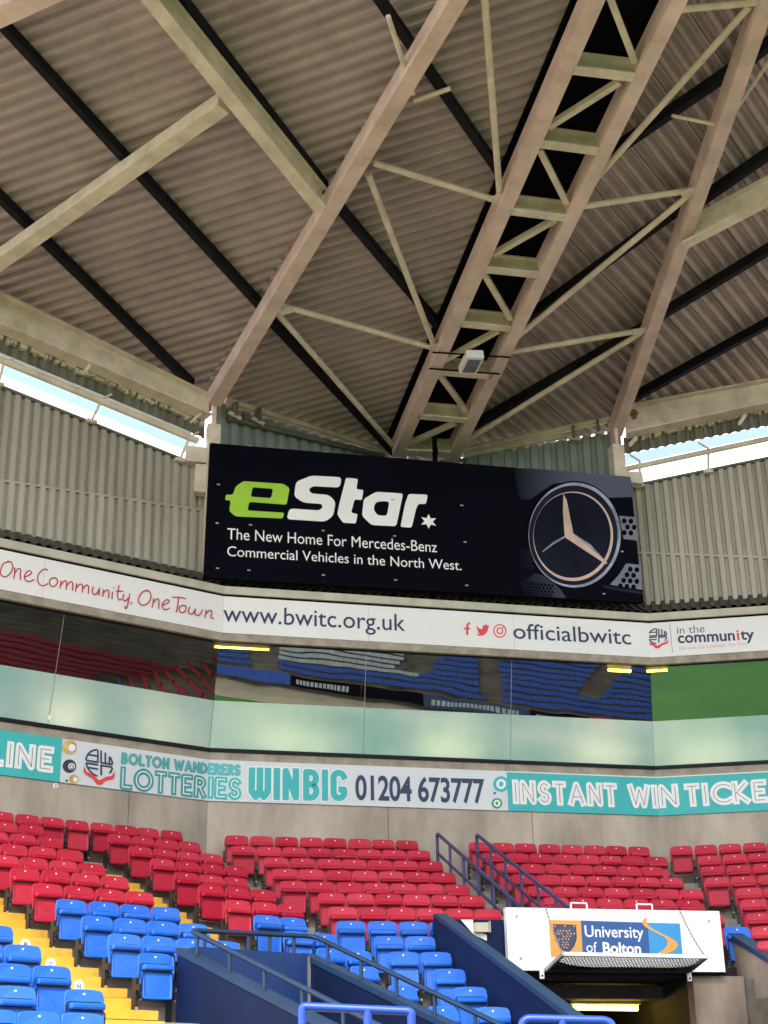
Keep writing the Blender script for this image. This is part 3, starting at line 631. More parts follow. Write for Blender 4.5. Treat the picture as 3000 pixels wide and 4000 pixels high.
fade('fade_grey', 1960, 2330, (.10, .11, .165)); fade('fade_mesh', 1990, 2200, (.05, .055, .085)); fade('fade_board', 1900, 2500, (.006, .008, .022))
Q = (800, 1720, 1.659)
shape('C', NS, [[(150,353),(182,353),(200,300),(250,265),(510,283),(549,310),(530,418),(288,400),(276,455),(515,470),(505,507),(200,494),(158,460),(168,390),(130,388),(138,353)], [(310,305),(442,315),(430,375),(298,366)]], Q, 'lime', ab, 'lettering', rad=14)
def estar(loops, rad=22): return shape('C', NS, loops, Q, 'white', ab, 'lettering', rad=rad)
estar([[(690,229),(887,240),(875,307),(700,298),(672,318),(690,345),(805,355),(848,400),(832,490),(780,528),(530,512),(548,442),(740,455),(764,435),(755,413),(640,405),(578,365),(590,270)]], 26)
estar([[(915,243),(992,250),(982,318),(1028,322),(1018,388),(970,384),(948,470),(990,478),(978,540),(895,535),(858,480),(872,410)]], 12)
estar([[(1110,334),(1285,345),(1240,558),(1080,550),(1018,490),(1030,380)], [(1150,395),(1196,398),(1180,490),(1120,487),(1092,450),(1105,402)]], 20)
estar([[(1320,348),(1445,353),(1432,415),(1385,412),(1370,440),(1340,567),(1267,562),(1298,410)]], 16)
st6 = []
for i in range(12):
    a = R(i*30+90); rr = 56 if i % 2 == 0 else 27; st6.append((1450+rr*math.cos(a)*1.0, 526+rr*.86*math.sin(a)+.08*rr*math.cos(a)))
estar([st6], 0)
write('C', NS, 'The New Home For Mercedes-Benz', 'white', (887, 2106), (1707, 2158), (900, 2064), ab, offset=0)
write('C', NS, 'Commercial Vehicles in the North West.', 'white', (887, 2172), (1803, 2228), (900, 2134), ab, offset=0)
G = (1700, 1800, 1.952)
shape('C', NS, [[(720,58),(1489,122),(1513,276),(1260,284),(1180,215),(1060,160),(900,175),(800,240),(720,300),(640,290),(600,60)]], G, 'fade_grey', ab, 'print', 20)
shape('C', NS, [[(760,855),(840,880),(960,985),(1000,1050),(700,1020),(640,930),(690,910)]], G, 'fade_mesh', ab, 'print', 20)
shape('C', NS, [ell(1060, 565, 357, 410, 72)], G, 'sign_black', ab, 'print', extra=.003)
shape('C', NS, [ell(1062, 568, 352, 400, 72), ell(1052, 570, 338, 380, 72)], G, 'sign_silver', ab, 'print', extra=.006)
shape('C', NS, [ell(1058, 572, 340, 385, 72), ell(1050, 578, 300, 336, 72)], G, 'sign_ring', ab, 'print', extra=.005)
shape('C', NS, [ell(1050, 578, 302, 338, 72)], G, 'sign_inner', ab, 'print', extra=.0065)
shape('C', NS, [ell(1050, 578, 305, 341, 72), ell(1042, 570, 294, 325, 72)], G, 'sign_gold', ab, 'emblem_ring', extra=.009)
shape('C', NS, [[(975,256),(1000,300),(1052,560),(1020,590),(985,575),(972,400)]], G, 'sign_gold', ab, 'emblem_star', extra=.011)
shape('C', NS, [[(1052,558),(1310,780),(1300,792),(985,585),(1020,560)]], G, 'sign_gold', ab, 'emblem_star', extra=.0135)
shape('C', NS, [[(990,572),(985,590),(900,640),(812,702),(818,690),(900,620)]], G, 'sign_silver', ab, 'emblem_star', extra=.012)
shape('C', NS, [[(1052,558),(1310,780),(1180,640)]], G, 'sign_silver', ab, 'emblem_star', extra=.015)
def hexes(x0, x1, y0, y1, r, sl, fn):
    lps = []; j = 0; y = y0
    while y < y1:
        x = x0+(r*1.05 if j % 2 else 0)
        while x < x1:
            yy = y+sl*(x-x0)
            if fn(x, yy): lps.append(ell(x, yy, r*.78, r*.86, 10))
            x += r*2.1
        y += r*1.85; j += 1
    return lps
shape('C', NS, [[(1402,420),(1528,432),(1546,610),(1436,597)]], G, 'sign_mesh', ab, 'print', 6, extra=.002)
shape('C', NS, hexes(1440, 1530, 460, 570, 24, .05, lambda x, y: x < 1522), G, 'sign_black', ab, 'print', extra=.005)
shape('C', NS, [[(1455,783),(1562,795),(1578,985),(1330,945),(1400,870)]], G, 'sign_mesh', ab, 'print', 6, extra=.002)
shape('C', NS, hexes(1385, 1565, 820, 960, 24, .08, lambda x, y: x > 1470-(y-790)*.62 and x < 1558), G, 'sign_black', ab, 'print', extra=.005)
shape('C', NS, hexes(700, 900, 935, 1035, 13, .1, lambda x, y: (x-700) > -(y-930)*.2 and y < 1035), G, 'sign_black', ab, 'print', extra=.005)
shape('C', NS, hexes(600, 740, 660, 800, 12, .25, lambda x, y: x < 760), G, 'fade_mesh', ab, 'print', extra=.002)
shape('C', NS, [[(1270,945),(1578,1000),(1582,1020),(1290,975)]], G, 'sign_ring', ab, 'print', 4, extra=.003)
for x, y in ((853,1893),(848,2044),(978,2051),(1262,2073),(1541,2094),(849,2220),(972,2228),(1263,2247),(1545,2266),(1803,1975),(1816,2118),(1823,2287),(2358,2320),(2430,2155),(1533,1952)):
    u, z = W('C', NS, x, y); mb = MB(); wbox(mb, 'C', u-.03, u+.03, NS-.015, NS-.002, z-.012, z+.012); mb.build('fixing', 'bolt', ab, Matrix.Translation(-ab.location))
for x in (838, 975, 1270, 1530, 1800, 2035, 2400):
    u, z = W('C', NS, x, 1731+(x-821)*.081); mb = MB(); wbox(mb, 'C', u-.05, u+.05, NS+.02, NS+.08, z-.04, z+.03); mb.build('top_clip', 'galv', ab, Matrix.Translation(-ab.location))
# ================================================================== UPPER CLADDING
def clad(name, k, n, pts, mt, label, pitch=.2, lab2='cladding', mid=None):
    t = thing(name, label, 'wall', P(k, pts[0][0], n, pts[0][1])); T, N = TN(k); inv = Matrix.Translation(-t.location)
    mb = MB(); corrug(mb, [P(k, u, n, z) for u, z in pts], Vector((0, 0, 1)), -N, pitch, .075, .30, .12); mb.build('profiled_sheet', mt, t, inv); return t, inv
# left wall: lower and upper lift with a lap flashing
uz = lambda k, n, *q: [W(k, n, x, y) for x, y in q]
lt = uz('L', 24.85, (0, 1517), (797, 1838)); sl = (lt[1][1]-lt[0][1])/(lt[1][0]-lt[0][0]); top = lambda u: lt[0][1]+sl*(u-lt[0][0])
lm = uz('L', 24.85, (0, 1880), (790, 1997)); sm = (lm[1][1]-lm[0][1])/(lm[1][0]-lm[0][0]); mid = lambda u: lm[0][1]+sm*(u-lm[0][0])
cl, inv = clad('cladding_wall', 'L', 24.83, [(4, 10.50), (13.72, 10.50), (13.72, mid(13.72)), (4, mid(4))], 'cladding', 'ribbed cream metal wall left of the black board')
T, N = TN('L')
mb = MB(); corrug(mb, [P('L', u, 24.89, z) for u, z in ((4, mid(4)-.02), (13.72, mid(13.72)-.02), (13.72, top(13.72)), (4, top(4)))], Vector((0, 0, 1)), -N, .2, .075, .30, .12); mb.build('profiled_sheet', 'cladding', cl, inv)
mb = MB(); mb.beam(P('L', 4, 24.80, mid(4)-.03), P('L', 13.74, 24.80, mid(13.74)-.03), .06, .05); mb.build('lap_flashing', 'cladding', cl, inv)
mb = MB(); mb.beam(P('L', 4, 24.86, top(4)), P('L', 13.74, 24.86, top(13.74)), .16, .05); mb.build('top_flashing', 'fascia_dark', cl, inv)
mb = MB(); wbox(mb, 'L', 3, 13.7, 24.93, 25.0, 10.0, 11.4); mb.build('liner', 'black', cl, inv)
mb = MB(); wbox(mb, 'L', 13.70, 13.80, 24.74, 24.95, 10.5, top(13.74)); mb.build('corner_trim', 'trim_cream', cl, inv)
rt_ = uz('R', 30.93, (2472, 1904), (3000, 1796)); sr = (rt_[1][1]-rt_[0][1])/(rt_[1][0]-rt_[0][0]); topr = lambda u: rt_[0][1]+sr*(u-rt_[0][0])
rm_ = uz('R', 30.93, (2500, 2163), (3000, 2182)); srm = (rm_[1][1]-rm_[0][1])/(rm_[1][0]-rm_[0][0]); midr = lambda u: rm_[0][1]+srm*(u-rm_[0][0])
cr, inv = clad('cladding_wall', 'R', 30.91, [(.70, 10.55), (8, 10.55+.0), (8, midr(8)), (.70, midr(.70))], 'cladding', 'ribbed cream metal wall right of the black board')
mb = MB(); corrug(mb, [P('R', u, 30.97, z) for u, z in ((.70, midr(.7)-.02), (8, midr(8)-.02), (8, topr(8)), (.70, topr(.7)))], Vector((0, 0, 1)), -TN('R')[1], .2, .075, .30, .12); mb.build('profiled_sheet', 'cladding', cr, inv)
mb = MB(); wbox(mb, 'R', .75, 8.5, 31.01, 31.08, 10.0, 11.4); mb.build('liner', 'black', cr, inv)
mb = MB(); mb.beam(P('R', .7, 30.88, midr(.7)-.03), P('R', 8, 30.88, midr(8)-.03), .06, .05); mb.build('lap_flashing', 'cladding', cr, inv)
mb = MB(); mb.beam(P('R', .7, 30.94, topr(.7)), P('R', 8, 30.94, topr(8)), .16, .05); mb.build('top_flashing', 'fascia_dark', cr, inv)
MP = Vector((.58, 31.17, 14.52))
uML = MP.dot(TN('L')[0]); uMR = MP.dot(TN('R')[0])
mb = MB(); wbox(mb, 'C', 3.4, 12.8, 28.2, 28.26, 10.0, 11.2); o = mb.build('liner_board', 'black'); tag(o, 'black liner closing the gap behind the foot of the black board', 'board')
bcl, inv = clad('cladding_wall', 'L', 24.87, [(13.80, 9.9), (uML, 9.9), (uML, 14.32), (13.80, 14.45)], 'cladding_green', 'grey-green ribbed wall in the recess above the board, left half', .29)
bcr, inv = clad('cladding_wall', 'R', 30.95, [(uMR, 9.9), (.80, 9.9), (.80, 14.71), (uMR, 14.27)], 'cladding_green', 'grey-green ribbed wall in the recess above the board, right half', .29)
# deck closing the recess behind the board
mb = MB(); mb.add([P('L', 13.9, 24.9, 10.3), P('L', uML, 24.9, 10.3), P('R', .9, 30.96, 10.3)], [(0, 1, 2)]); o = mb.build('recess_deck', 'skirt'); tag(o, 'dark deck floor hidden in the recess behind the black board', 'deck')
# ================================================================== ROOF
A_ = P('L', 13.9, 24.85, 14.67); B_ = P('R', .645, 30.93, 15.03)
def plane(p, q, r_):
    n = (q-p).cross(r_-p).normalized(); n = n if n.z > 0 else -n; return n, n.dot(p)
va = R(-76.1); VD = Vector((math.cos(va), math.sin(va), math.tan(R(6.6))))
PL = plane(A_, MP, MP+VD*12); PR = plane(B_, MP, MP+VD*12)
def hp(pl, x, y, off=0.):                 # photo point (1659-px frame) -> point on a plane parallel to the roof sheet
    d = ray(x*KP, y*KP); return d*((pl[1]+off)/pl[0].dot(d))
g0, g1 = hp(PL, 478, 850, -.3), hp(PL, 1010, 0, -.3)
PLo = plane(A_, P('L', 9.06, 24.85, 15.42), A_+(g1-g0))
h0, h1 = hp(PR, 1335, 930, -.3), hp(PR, 1662, 0, -.3)
PRo = plane(B_, P('R', 4.11, 30.93, 15.63), B_+(h1-h0))
def onp(pl, x, y): n, d = pl; return Vector((x, y, (d-n.x*x-n.y*y)/n.z))
def cdir(pl, az): a = R(az); n = pl[0]; v = Vector((math.cos(a), math.sin(a), 0)); v.z = -(n.x*v.x+n.y*v.y)/n.z; return v.normalized()
dg = (g1-g0).normalized(); dh = (h1-h0).normalized()
TL, NL = TN('L'); TR, NR = TN('R')
EX = .75                                   # sheets run past the wall line
Aex = A_-dg*EX; Bex = B_-dh*EX; Mex = MP-VD.normalized()*EX
near = 19.
rl = thing('roof_deck', 'ribbed beige roof sheeting left of the ladder truss, inner bay', 'roof'); mb = MB()
Vn = MP+VD*23; VnL = onp(PL, Vn.x, Vn.y)
corrug(mb, [Aex-TL*.35, onp(PL, *Mex.xy), VnL, A_+dg*24-TL*.35], cdir(PL, -19.5), PL[0], .25, .10, .27, .23); mb.build('profiled_sheet', 'roof_sheet', rl)
rlo = thing('roof_deck', 'ribbed beige roof sheeting filling the upper left of the view', 'roof'); mb = MB()
e1 = P('L', 3.0, 24.85+EX, 0); corrug(mb, [Aex, A_+dg*24, onp(PLo, -9, 3), onp(PLo, -16, 20), onp(PLo, *e1.xy)], cdir(PLo, -25.3), PLo[0], .25, .10, .27, .23); mb.build('profiled_sheet', 'roof_sheet', rlo)
rr_ = thing('roof_deck', 'ribbed beige roof sheeting right of the ladder truss, inner bay', 'roof'); mb = MB()
corrug(mb, [onp(PR, *Mex.xy), Bex+TR*.35, B_+dh*24+TR*.35, onp(PR, Vn.x, Vn.y)], cdir(PR, 57.5), PR[0], .25, .125, .25, .25); mb.build('profiled_sheet', 'roof_sheet', rr_)
rro = thing('roof_deck', 'ribbed beige roof sheeting at the far right edge', 'roof'); mb = MB()
e2 = P('R', 9.0, 30.93+EX, 0); corrug(mb, [Bex, onp(PRo, *e2.xy), onp(PRo, 18, 8), B_+dh*24], cdir(PRo, 58.5), PRo[0], .25, .125, .25, .25); mb.build('profiled_sheet', 'roof_sheet', rro)
# sheet laps: a fine dark seam every metre
def seams(poly, c, pl, deck):
    nrm = pl[0]; c = (c-nrm*c.dot(nrm)).normalized(); sv = nrm.cross(c).normalized(); o = poly[0]
    q = [((p-o).dot(sv), (p-o).dot(c)) for p in poly]; x = math.ceil(min(a for a, _ in q))+.03; mb = MB()
    while x < max(a for a, _ in q)-.05:
        ts = [ta+(tb-ta)*(x-a)/(b-a) for (a, ta), (b, tb) in zip(q, q[1:]+q[:1]) if (a-x)*(b-x) <= 0 and a != b]
        if len(ts) > 1: mb.beam(o+sv*x+c*(min(ts)+.05)-nrm*.012, o+sv*x+c*(max(ts)-.05)-nrm*.012, .018, .01, nrm)
        x += 1.0
    mb.build('lap_seams', 'skirt', deck)['kind'] = 'stuff'
seams([onp(PR, *Mex.xy), Bex+TR*.35, B_+dh*24+TR*.35, onp(PR, Vn.x, Vn.y)], cdir(PR, 57.5), PR, rr_)
seams([Bex, onp(PRo, *e2.xy), onp(PRo, 18, 8), B_+dh*24], cdir(PRo, 58.5), PRo, rro)
# dark valley gutter
gb = MB(); la, lb = hp(PL, 829, 963, -.1), hp(PL, 1235, 0, -.1); ra_, rb2 = hp(PR, 990, 975, -.1), hp(PR, 1455, 0, -.1)
la2 = la+(la-lb)*.02; q0 = [la2, la2+(lb-la2)*1.9, ra_+(rb2-ra_)*1.9, ra_]
gb.hexa([p-Vector((0, 0, .02)) for p in q0], [p+Vector((0, 0, .07)) for p in q0]); o = gb.build('valley_gutter', 'black'); tag(o, 'black valley gutter running above the ladder truss', 'gutter')
# members
def member(name, label, cat, pl, a, b, kind, wd, h, off, mt, ext=(0, 0)):
    p, q = hp(pl, *a, off), hp(pl, *b, off); d = (q-p).normalized(); p -= d*ext[0]; q += d*ext[1]; mb = MB()
    if kind == 'box': mb.beam(p, q, wd, h, pl[0])
    elif kind == 'I': mb.ibeam(p, q, wd, h, .03, .05, pl[0])
    else: mb.tube([p, q], wd/2, 12)
    o = mb.build(name, mt); tag(o, label, cat); return p, q
PU = dict(name='roof_purlin', cat='purlin', kind='box', wd=.13, h=.2, off=-.21, mt='purlin')
def purl(label, pl, a, b, ext=(.45, .45), **kw): d = {**PU, **kw}; member(d['name'], label, d['cat'], pl, a, b, d['kind'], d['wd'], d['h'], d['off'], d['mt'], ext)
purl('long dark purlin from the top left corner to the steel diagonal', PLo, (8, 66), (566, 672), (2, 0))
purl('dark purlin meeting the foot of the ladder truss on its left', PL, (600, 716), (835, 966))
purl('dark purlin near the left window gap', PLo, (0, 436), (352, 778), (1.5, 1.0))
purl('black purlin alongside the cream I-beam at top left', PLo, (385, 0), (718, 436), (3, 0))
purl('short dark purlin between steel diagonal and ladder truss, mid height', PL, (752, 478), (940, 702))
purl('dark purlin crossing the top of the steel diagonal', PL, (812, -5), (1092, 398), (2, 0))
purl('dark purlin right of the ladder truss, upper', PR, (1280, 368), (1562, 176))
purl('dark purlin stub at the upper right edge', PRo, (1622, 138), (1664, 104), (.3, 2))
purl('dark purlin right of the ladder truss, middle', PR, (1128, 705), (1465, 462))
purl('black purlin above the cream I-beam at right edge', PRo, (1505, 450), (1662, 342), (0, 2))
purl('dark purlin right of the ladder truss, lowest', PR, (1028, 925), (1372, 728))
purl('dark purlin crossing the right edge at mid height', PRo, (1425, 692), (1662, 548), (0, 2))
purl('blue-grey purlin just above the right eave beam', PRo, (1372, 866), (1662, 706), (0, 2), mt='frame_black')
member('roof_beam', 'broad box beam rising diagonally from the left column to top centre', 'beam', PL, (468, 868), (992, 0), 'box', .27, .34, -.56, 'steel', (.15, 6))
member('roof_beam', 'cream I-beam running from the top edge down to the diagonal beam', 'beam', PLo, (322, 0), (690, 452), 'I', .24, .44, -.66, 'steel_cream', (4, 0))
member('roof_beam', 'box beam rising from the left edge to the cream I-beam', 'beam', PLo, (0, 572), (482, 236), 'box', .25, .30, -.58, 'steel_cream', (4, 0))
member('roof_beam', 'pinkish beam cutting the top left corner', 'beam', PLo, (-10, 42), (135, -24), 'box', .34, .30, -.58, 'steel', (3, 3))
member('roof_beam', 'box beam rising steeply from the right column along the right edge', 'beam', PR, (1334, 936), (1661, 0), 'box', .25, .34, -.56, 'steel', (.15, 6))
member('roof_beam', 'cream I-beam leaving the steep right beam at the right edge', 'beam', PRo, (1478, 532), (1662, 436), 'I', .24, .44, -.66, 'steel_cream', (0, 4))
BR = lambda label, pl, a, b, wd=.115, off=-.42, ext=(.14, .14): member('roof_brace', label, 'brace', pl, a, b, 'tube', wd, 0, off, 'steel_cream', ext)
def gusset(t_or_none, pl, x, y, off=-.50, r=.13):
    p = hp(pl, x, y, off); a = cdir(pl, -20); b_ = pl[0].cross(a); mb = MB(); mb.box(p, a*r, b_*r*.7, pl[0]*.008); o = mb.build('gusset_plate', 'steel_cream'); tag(o, GUS.pop(0), 'plate')
BR('near-vertical tube brace from the top edge down to the ladder truss', PL, (1047, 0), (1079, 415), ext=(2, .1))
BR('tube brace from the diagonal beam to the ladder truss, uppermost', PL, (824, 357), (1080, 435))
BR('long tube brace falling from the diagonal beam to the ladder truss', PL, (800, 388), (938, 748))
BR('gently falling tube brace in the middle of the left bay', PL, (622, 664), (938, 752))
BR('steep tube brace ending at the foot of the ladder truss', PL, (606, 684), (860, 975))
BR('short strut below the diagonal beam near the top', PL, (843, 50), (888, 190), .08)
BR('tiny stub bracket on the diagonal beam', PL, (912, 212), (955, 197), .08)
BR('tube brace at the top right between truss and steep beam', PR, (1470, 20), (1632, 5))
BR('long tube brace climbing to the top right corner', PR, (1300, 372), (1606, 28))
BR('nearly level tube brace right of the truss, upper', PR, (1256, 446), (1492, 411))
BR('long tube brace climbing from the truss to the steep right beam', PR, (1118, 727), (1480, 428))
BR('nearly level tube brace right of the truss, lower', PR, (1095, 762), (1384, 714))
BR('long low tube brace from the truss foot to the steep right beam', PR, (1000, 957), (1376, 724))
BR('thin short strut left of the steep right beam', PR, (1468, 253), (1540, 268), .06)
BR('thin short strut right of the steep right beam', PRo, (1600, 222), (1662, 132), .06)
GUS = ['small gusset plate where two tube braces meet the truss, upper left', 'small gusset plate where two tube braces meet the truss, lower left', 'gusset plate on the steep right beam at the upper brace joint', 'gusset plate on the steep right beam at the lower brace joint', 'gusset plate on the diagonal beam at the lower brace joint']
gusset(None, PL, 1078, 428); gusset(None, PL, 940, 750); gusset(None, PR, 1487, 416); gusset(None, PR, 1382, 716); gusset(None, PL, 616, 672)
# ladder truss
lt_ = thing('ladder_truss', 'long ladder-like steel truss rising from behind the black board', 'truss', hp(PL, 864, 983, -.6)); inv = Matrix.Translation(-lt_.location)
pv = ((PL[0]+PR[0])/2).normalized(); PV = (pv, pv.dot(MP))
OF = -.56
def tm(name, a, b, kind, wd, h, mt='steel', off=OF, ext=(0, 0)):
    p, q = hp(PV, *a, off), hp(PV, *b, off); d = (q-p).normalized(); p -= d*ext[0]; q += d*ext[1]; mb = MB()
    if kind == 'box': mb.beam(p, q, wd, h, pv)
    else: mb.ibeam(p, q, wd, h, .03, .03, pv)
    return mb.build(name, mt, lt_, inv)
cl_ = ((862, 980), (1290, 0)); cr_ = ((980, 992), (1469, 0))
tm('chord', *cl_, 'box', .25, .36, ext=(.1, 6)); tm('chord', *cr_, 'box', .25, .36, ext=(.1, 6))
z2 = lambda x, y: ((1500+x/1.106)/KP, y/1.106/KP); z4 = lambda x, y: ((1500+x/1.106)/KP, (1000+y/1.106)/KP)
rungs = [(z2(815, 305), z2(1090, 338)), (z2(680, 625), z2(935, 658)), (z2(545, 915), z2(790, 945)), (z4(430, 60), z4(670, 85)), (z4(325, 295), z4(545, 318)), (z4(235, 505), z4(470, 525)), (z4(145, 695), z4(365, 714))]
for a, b in rungs: tm('rung', a, b, 'I', .17, .34, 'steel_cream')
for a, b in ((z2(975, -10), z2(1085, 275)), (z2(1020, 362), (z2(715, 555))), (z2(672, 652), z2(790, 885)), (z2(745, 955), z2(478, 1106)), (z4(430, 80), z4(548, 278)), (z4(495, 330), z4(262, 458)), (z4(240, 520), z4(355, 675)), (z4(310, 728), z4(110, 818))):
    tm('diagonal', a, b, 'box', .10, .10, 'steel_cream', OF+.06)
tm('end_rung', z4(90, 850), z4(300, 862), 'I', .25, .34, 'steel_cream')
u, z = 0, 0
p = hp(PV, 505, 945, -.5)
dn = thing('downpipe', 'short black downpipe at the foot of the ladder truss', 'pipe', hp(PV, 517, 975, -.75)); mb = MB()
q1 = hp(PV, *z4(218, 790), -.45); q2 = q1-Vector((0, 0, .55)); mb.tube([q1, q2], .055, 12); mb.build('pipe', 'black', dn, Matrix.Translation(-dn.location))
mb = MB(); mb.tube([q1+Vector((-.05, -.02, -.3)), q1+Vector((.07, -.02, -.3))], .06, 10); mb.build('collar', 'black', dn, Matrix.Translation(-dn.location))
# floodlight slung under the truss
fc = hp(PV, *z4(378, 470), -.72); fl = thing('floodlight', 'small white floodlight strapped under the lower ladder truss', 'light', fc)
dx = (hp(PV, *z4(530, 440), -.62)-hp(PV, *z4(230, 430), -.62)).normalized(); dy = VD.normalized(); dz = dx.cross(-dy).normalized(); dz = dz if dz.z > 0 else -dz
mb = MB(); mb.box(fc*0+dz*.06, dx*.17, dy*.29, dz*.09); mb.build('housing', 'white', fl)
mb = MB(); mb.box(-dz*.035, dx*.13, dy*.22, dz*.004); mb.build('lens', 'sign_mesh', fl)
for s_, a, b in ((1, z4(210, 418), z4(545, 440)), (-1, z4(195, 488), z4(500, 512))):
    p, q = hp(PV, *a, -.60), hp(PV, *b, -.60); mb = MB(); mb.beam(p, q, .03, .02, pv); mb.build('strap', 'black', fl, Matrix.Translation(-fc))
# ------- eaves: big eave beams, tubes, ragged foam line, dark fascia strips, window gaps
def wl(k, n, a, b): return WP(k, n, *a), WP(k, n, *b)
def eave(k, n, top_l, top_r, bot_l, bot_r, label, ext):
    u0, za = W(k, n, *bot_l); u1, zb = W(k, n, *bot_r); _, zt0 = W(k, n, *top_l); _, zt1 = W(k, n, *top_r)
    t = thing('eave_beam', label, 'beam', P(k, u0, n, za)); inv = Matrix.Translation(-t.location)
    def seg(name, n0, n1, d0, d1, e0, e1, mt='steel_cream'):
        def Z(u, f0, f1, dd): return f0+(f1-f0)*(u-u0)/(u1-u0)+dd
        a, b = u0-ext[0], u1+ext[1]
        lo = (lambda u: Z(u, za, zb, e0)) if d0 == 'b' else (lambda u: Z(u, zt0, zt1, e0)); hi = (lambda u: Z(u, za, zb, e1)) if d1 == 'b' else (lambda u: Z(u, zt0, zt1, e1))
        mb = MB(); mb.hexa([P(k, a, n0, lo(a)), P(k, b, n0, lo(b)), P(k, b, n1, lo(b)), P(k, a, n1, lo(a))], [P(k, a, n0, hi(a)), P(k, b, n0, hi(b)), P(k, b, n1, hi(b)), P(k, a, n1, hi(a))]); mb.build(name, mt, t, inv)
    seg('web', n-.02, n+.02, 'b', 't', .036, -.036); seg('lower_flange', n-.17, n+.17, 'b', 'b', 0, .034); seg('upper_flange', n-.17, n+.17, 't', 't', -.034, 0)
    return t
NE = 24.55
eave('L', NE, (0, 1157), (813, 1552), (0, 1282), (813, 1607+25), 'deep cream I-beam at the left eave above the window gap', (5, .0))
eave('R', 30.6, (2467, 1592), (3000, 1492), (2445, 1702), (3000, 1586), 'deep cream I-beam at the right eave above the window gap', (0, 5))
def strip(name, label, cat, k, n, a, b, h, mt, th=.05, e=(0, 0), ribs=False):
    ua, za = W(k, n, *a); ub, zb = W(k, n, *b); s = (zb-za)/(ub-ua); za -= s*e[0]; zb += s*e[1]; ua -= e[0]; ub += e[1]
    mb = MB()
    if ribs: corrug(mb, [P(k, ua, n, za), P(k, ub, n, zb), P(k, ub, n, zb+h), P(k, ua, n, za+h)], Vector((0, 0, 1)), -TN(k)[1], .2, .04)
    else: mb.hexa([P(k, ua, n, za), P(k, ub, n, zb), P(k, ub, n+th, zb), P(k, ua, n+th, za)], [P(k, ua, n, za+h), P(k, ub, n, zb+h), P(k, ub, n+th, zb+h), P(k, ua, n+th, za+h)])
    o = mb.build(name, mt); tag(o, label, cat); return o
strip('eave_fascia', 'dark ribbed strip below the left eave beam', 'fascia', 'L', 24.85, (0, 1385), (790, 1712), .46, 'fascia_dark', e=(5, .05), ribs=True)
strip('eave_fascia', 'dark ribbed strip below the right eave beam', 'fascia', 'R', 30.93, (2440, 1776), (3000, 1664), .40, 'fascia_dark', e=(0, 4), ribs=True)
for k, n, a, b, cnt, lab in (('L', 24.72, (0, 1312), (800, 1652), 62, 'ragged cream foam filler under the left eave beam'), ('R', 30.8, (2480, 1712), (3000, 1598), 40, 'ragged cream foam filler under the right eave beam')):
    ua, za = W(k, n, *a); ub, zb = W(k, n, *b); mb = MB(); rg = random.Random(3)
    for i in range(cnt):
        if rg.random() < .16: continue
        t = (i+.5)/cnt; u = ua+(ub-ua)*t; z = za+(zb-za)*t+rg.uniform(-.03, .03); hw_ = (ub-ua)/cnt*rg.uniform(.35, .62); hh = rg.uniform(.022, .065); dz_ = (zb-za)/(ub-ua)*hw_
        mb.hexa([P(k, u-hw_, n, z-hh-dz_), P(k, u+hw_, n, z-hh+dz_+rg.uniform(-.03, .03)), P(k, u+hw_, n+.1, z-hh+dz_), P(k, u-hw_, n+.1, z-hh-dz_)],
                [P(k, u-hw_*.8, n, z+hh-dz_), P(k, u+hw_*.9, n, z+hh*rg.uniform(.6, 1.2)+dz_), P(k, u+hw_, n+.1, z+hh+dz_), P(k, u-hw_, n+.1, z+hh-dz_)])
    o = mb.build('foam_filler', 'foam'); tag(o, lab, 'filler'); o['kind'] = 'stuff'
def tubeT(name, label, cat, k, n, pts, r, mt, ext=(0, 0)):
    q = [WP(k, n, *p) for p in pts]; d = (q[-1]-q[0]).normalized(); q[0] -= d*ext[0]; q[-1] += d*ext[1]; mb = MB(); mb.tube(q, r, 12); o = mb.build(name, mt); tag(o, label, cat); return q
tubeT('gap_tube', 'cream tube running along the left window gap', 'tube', 'L', 24.70, [(0, 1405), (772, 1722)], .07, 'steel_cream', (5, 0))
tubeT('gap_tube', 'cream tube running along the right window gap', 'tube', 'R', 30.75, [(2445, 1832), (3000, 1714)], .06, 'steel_cream', (.1, 4))
tubeT('gutter_pipe', 'pale pipe just above the cream tube in the left gap', 'pipe', 'L', 24.78, [(0, 1384), (745, 1694)], .035, 'panel_white', (5, 0))
tubeT('eave_tube', 'cream tube at the eave left of the ladder truss, upper', 'tube', 'L', 24.72, [(880, 1562), (1530, 1768)], .075, 'steel_cream')
tubeT('eave_tube', 'pale tube under the eave left of the truss, lower', 'tube', 'L', 24.74, [(895, 1634), (1500, 1782)], .06, 'fascia_dark')
tubeT('eave_tube', 'cream tube at the eave right of the ladder truss, upper', 'tube', 'R', 30.80, [(1815, 1758), (2372, 1640)], .075, 'steel_cream')
tubeT('eave_tube', 'pale tube under the eave right of the truss, lower', 'tube', 'R', 30.82, [(1815, 1780), (2215, 1700)], .06, 'steel_cream')
